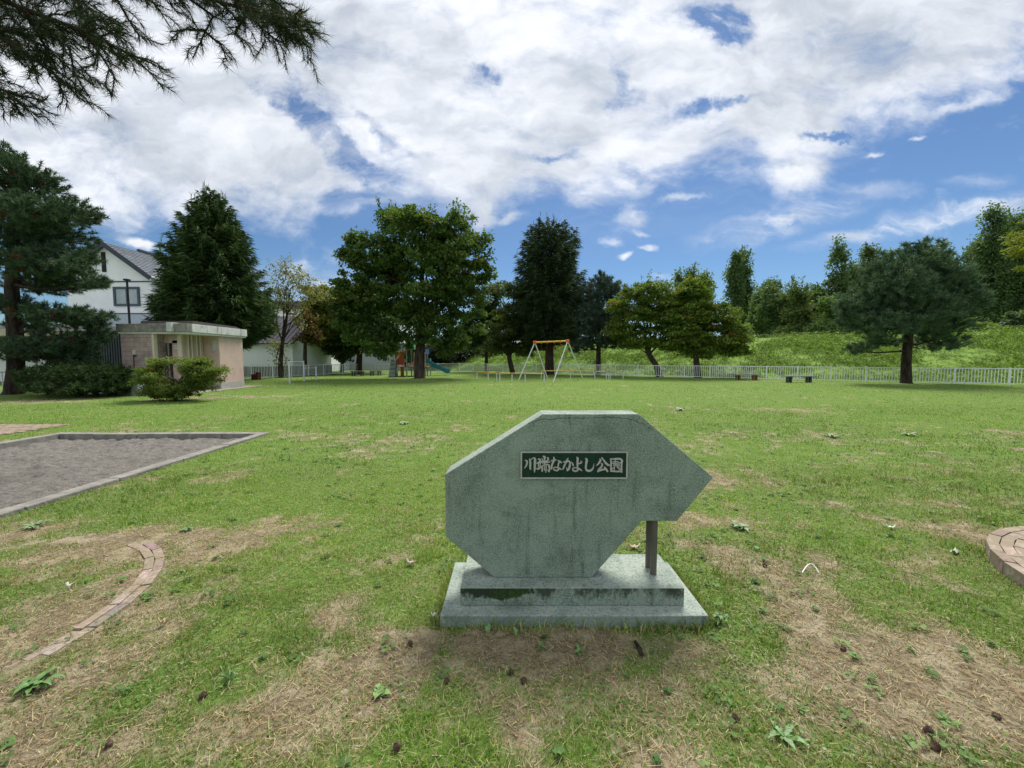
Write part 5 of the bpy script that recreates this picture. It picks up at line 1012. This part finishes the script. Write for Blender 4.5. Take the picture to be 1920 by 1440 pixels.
b = MB(); roof_plane(b, (p.x - .4, 51.4, p.z), (q.x + .4, 51.4, p.z), (q.x + .4, 56, p.z + 3.2), (p.x - .4, 56, p.z + 3.2), .12, 16); b.build('roof', seam_roof('pale_roof', (.36, .42, .42)), h4); MB().prism_x([(52.02, p.z), (59.9, p.z), (56, p.z + 3.0)], p.x + .02, q.x - .02).build('gable_wall', SID, h4)
h5 = empty('carport', (-29, 24, 0), 'low beige edged carport roof behind the left pine trunk', 'carport')
MB().box(-36, -25.6, 23.5, 30, 2.85, 3.25).build('roof', plain('beige_edge', (.42, .37, .27), .7), h5); MB().box(-36, -25.6, 23.52, 30, 3.26, 3.55).build('roof_top', RW, h5); MB().box(-36, -25.8, 25.5, 29.9, -.1, 2.1).build('wall', SID, h5); MB().box(-36, -25.7, 25.3, 29.8, 2.11, 2.84).build('beam', RB, h5)
for xx in (-34.5, -30.5, -26.2): MB().box(xx, xx + .15, 23.7, 23.85, -.1, 2.84).build('post', DARKM, h5)
sh = empty('dark_shed', (-25.8, 24.5, 0), 'dark corrugated shed wall between the left pine and the toilet building', 'shed'); MB().box(-25.3, -19.6, 23.2, 26, -.1, 3.0).build('wall', plain('shed_dark', (.08, .105, .125), .6, vary=.1), sh); MB().box(-25.4, -19.5, 23.1, 26.1, 3.005, 3.12).build('roof', DARKM, sh)
b = MB()
for i in range(38): b.bar((-25.2 + i * .15, 23.17, .02), (-25.2 + i * .15, 23.17, 2.98), .05, .05, up=(0, 1, 0))
b.build('corrugation', DARKM, sh)
# ------------------------------------------------------------------ swing frame
sw_ = empty('swing_frame', (2.7, 27, 0), 'swing frame with yellow top bar, orange corners and white splayed legs', 'swing')
TA, TB = Vector((1.60, 27.55, 2.62)), Vector((3.78, 26.75, 2.68))
MB().tube([TA, TB], .055, 12).build('crossbeam', YEL, sw_)
for top, feet in ((TA, ((.44, 26.9), (2.60, 28.3))), (TB, ((2.64, 25.1), (5.15, 28.3)))):
    dd_ = (TB - TA).normalized(); MB().bar(top - dd_ * .11, top + dd_ * .11, .2, .2).build('corner_joint', ORA, sw_, bevel=.02)
    for fx_, fy_ in feet: MB().tube([top, (fx_, fy_, -.05)], .038, 10).build('leg', WHITE, sw_)
for f in (.20, .38, .60, .78):
    p = TA + (TB - TA) * f; MB().tube([p + Vector((0, 0, -.11)), p + Vector((0, 0, .07))], .05, 8).build('hanger', ORA, sw_); b = MB(); nl_ = 38
    for i in range(nl_): z = 2.56 - i * .052; e = .014; b.bar((p.x - (e if i % 2 else 0), p.y, z), (p.x + (0 if i % 2 else e) * .0, p.y, z - .05), .024, .024)
    b.build('chain', REDC, sw_)
def barrier(posts, label, H_=.56):
    root = empty('safety_barrier', (posts[0][0], posts[0][1], 0), label, 'barrier', 'low yellow barriers around the swing'); P3 = [Vector((x_, y_, H_)) for x_, y_ in posts]
    for p in P3: MB().tube([(p.x, p.y, -.05), (p.x, p.y, H_ - .03)], .03, 8).build('post', WHITE, root); MB().tube([p - Vector((0, 0, .035)), p + Vector((0, 0, .035))], .042, 8).build('joint', ORA, root)
    for a, b_ in zip(P3[:-1], P3[1:]): MB().tube([a, b_], .03, 8, True).build('rail', YEL, root)
barrier([(-2.44, 27.3), (-1.60, 26.2), (-1.05, 26.7)], 'short yellow barrier rail on white posts at the far left of the swing'); barrier([(-.80, 25.6), (0, 24.8), (.82, 24.5), (1.99, 24.2)], 'longest yellow barrier rail in front of the left half of the swing')
barrier([(2.2, 29.5), (4.46, 29.8), (6.0, 28.4), (6.75, 28.0)], 'yellow barrier rail behind the right half of the swing'); barrier([(6.9, 27.9), (7.2, 28.6), (8.01, 28.2)], 'short yellow barrier rail at the right end beside the grey green pine')
# ------------------------------------------------------------------ exercise bars
eb = empty('exercise_bars', (-13.4, 25, 0), 'white posts carrying a high and a low horizontal exercise bar', 'exercise bar', None); PB = [Vector((-13.36, 23.5, 0)), Vector((-13.6, 25.6, 0)), Vector((-13.5, 27.0, 0))]
for p, h_ in zip(PB, (1.35, 1.35, .95)): MB().tube([p + Vector((0, 0, -.1)), p + Vector((0, 0, h_))], .05, 12).build('post', WHITE, eb); MB().tube([p + Vector((0, 0, h_ + .001)), p + Vector((0, 0, h_ + .06))], .055, 10).build('post_cap', plain('cap_blue', (.03, .06, .10), .5), eb)
MB().tube([PB[0] + Vector((0, 0, 1.28)), PB[1] + Vector((0, 0, 1.28))], .02, 8).build('bar', WHITE, eb); MB().tube([PB[1] + Vector((0, 0, .86)), PB[2] + Vector((0, 0, .86))], .02, 8).build('bar', WHITE, eb)
# ------------------------------------------------------------------ benches
BLEG = plain('bench_leg', (.09, .09, .085), .8)
def bench(c, d, L_, label, legcol=BLEG, h=.40, top=WOODB):
    c = Vector(c); d = Vector((*d, 0)).normalized(); nrm = Vector((-d.y, d.x, 0)); root = empty('park_bench', c, label, 'bench', 'backless benches around the lawn')
    b = MB()
    for o_ in (-.13, 0, .13): b.bar(c + nrm * o_ - d * L_ / 2 + Vector((0, 0, h)), c + nrm * o_ + d * L_ / 2 + Vector((0, 0, h)), .115, .08)
    b.build('seat', top, root)
    for s_ in (-1, 1):
        q = c + d * s_ * L_ * .32
        for t_ in (-1, 1): MB().box(q.x + .10 * t_ - .03, q.x + .10 * t_ + .03, q.y - .11, q.y + .11, -.03, h - .06).build('leg', legcol, root)
        MB().bar(q - nrm * .19 + Vector((0, 0, h - .04)), q + nrm * .19 + Vector((0, 0, h - .04)), .08, .036).build('brace', legcol, root)
PALE = plain('pale_bench_top', (.27, .28, .27), .7, vary=.15)
bench((16.1, 26.9, 0), (1, -.05), 1.75, 'low bench near the fence, the farther one of the pair at right', plain('yellow_leg', (.22, .15, .04), .7), top=PALE); bench((17.95, 24.5, 0), (1, -.05), 1.85, 'low bench with dark legs, the nearer one of the pair at right', top=PALE)
bench((-13.1, 33.3, 0), (1, 0), 1.15, 'small bench under the trees, left one of the far pair'); bench((-11.9, 34.2, 0), (1, 0), 1.0, 'small bench under the trees, right one of the far pair')
# red bin
rb = empty('red_container', (-18.0, 27.9, 0), 'small dark red container standing by the fence right of the toilet building', 'container'); MB().box(-18.25, -17.8, 27.4, 27.8, 0, .40).build('body', plain('dark_red', (.10, .02, .018), .6), rb, bevel=.02); MB().box(-17.98, -17.79, 27.45, 27.75, .402, .52).build('lid', plain('dark_red2', (.06, .015, .015), .6), rb)
# ------------------------------------------------------------------ play structure
ps = empty('play_structure', (-8.5, 33.5, 0), 'playground tower with grey climbing wall, orange panel and teal slide behind the big tree', 'play structure'); PY = 33.0
def pp(px, py, Y_=PY): return at(px, py, Y_)
def rect(x0p, x1p, y0p, y1p, th, Y_, nm, mat): a, b_ = pp(x0p, y1p, Y_), pp(x1p, y0p, Y_); return MB().box(a.x, b_.x, Y_, Y_ + th, max(a.z, 0), b_.z).build(nm, mat, ps, bevel=.01)
TANP = plain('post_tan', (.42, .36, .28), .6); 
for x_, yt_, Y_, mt_ in ((741, 650, 32.2, ORA), (755, 655, 34, ORA), (762, 655, 32.2, TANP), (771, 655, 34, TANP), (776, 660, 32.4, TANP), (797, 660, 33, TANP), (801, 660, 34.5, TANP), (807, 672, 34.5, WHITE)):
    a = pp(x_, yt_, Y_); MB().tube([(a.x, Y_, -.05), (a.x, Y_, a.z)], .055, 10).build('post', mt_, ps)
rect(744, 757, 660, 684, .06, 32.35, 'orange_panel', ORA)
def poly_panel(pts_, Y_, nm, mat, th=.05): q = [pp(a, b_, Y_) for a, b_ in pts_]; MB().prism_y([(v.x, v.z) for v in q][::-1], Y_, Y_ + th).build(nm, mat, ps)
GREYW = plain('climb_grey', (.26, .27, .29), .8, vary=.3, scale=4, bump=.5)
poly_panel([(728, 708), (740, 708), (740, 674), (733, 674)], 31.6, 'climbing_wall', GREYW, .9)
for q in range(4): poly_panel([(729 + q * .8, 705 - q * 8), (740, 705 - q * 8), (740, 702 - q * 8), (730 + q * .8, 702 - q * 8)], 31.54, 'climbing_step', plain('step_grey', (.38, .39, .40), .8), .055)
poly_panel([(742, 672), (750, 662), (749, 668), (743, 676)], 32.1, 'white_ladder_panel', WHITE); poly_panel([(743, 692), (750, 685), (749, 692), (744, 702)], 32.1, 'white_ladder_panel', WHITE)
rect(745, 800, 687, 689, 1.9, 32.5, 'platform', WOODB); rect(758, 764, 681, 687, .05, 32.3, 'red_panel', plain('panel_red', (.2, .02, .03), .5)); rect(766, 771, 664, 682, .05, 32.4, 'green_panel', plain('panel_green', (.03, .12, .06), .5))
poly_panel([(770, 679), (780, 679), (780, 695), (776, 690)], 32.3, 'pink_arch_panel', plain('panel_pink', (.55, .25, .25), .6)); rect(751, 757, 688, 706, .08, 33.6, 'orange_post_panel', plain('orange_wood', (.45, .14, .03), .6))
a, b_ = pp(764, 655, 33), pp(778, 640, 33); MB().prism_y([(a.x, a.z), (b_.x + .1, a.z), ((a.x + b_.x) / 2, b_.z + .1)], 32.3, 34.3).build('tower_roof', plain('roof_green', (.03, .16, .06), .5), ps)
a, b_ = pp(794, 664, 34), pp(800, 655, 34); MB().box(a.x, b_.x, 33.5, 35, a.z, b_.z).build('blue_panel', plain('panel_blue', (.05, .12, .35), .5), ps)
# slide: U channel
sp_px = [(797, 676), (801, 676), (808, 682), (816, 688), (824, 691), (832, 695), (838, 698), (843, 698)]; sl = MB(); vs = []; nS = len(sp_px)
for i, (a_, b_) in enumerate(sp_px):
    c_ = pp(a_, b_, 34.2); 
    for yo, zo in ((-.32, .26), (-.30, .26), (-.26, .02), (.26, .02), (.30, .26), (.32, .26), (.32, -.08), (-.32, -.08)): vs.append((c_.x, 34.2 + yo, max(c_.z + zo, .02)))
fs = []
for i in range(nS - 1):
    for j in range(8): fs.append((i * 8 + j, i * 8 + (j + 1) % 8, i * 8 + 8 + (j + 1) % 8, i * 8 + 8 + j))
fs += [list(range(8))[::-1], list(range((nS - 1) * 8, nS * 8))]; sl.add(vs, fs); sl.build('slide', TEAL, ps)
print('objects', len(bpy.data.objects), 'tris', sum(len(me.polygons) for me in bpy.data.meshes))
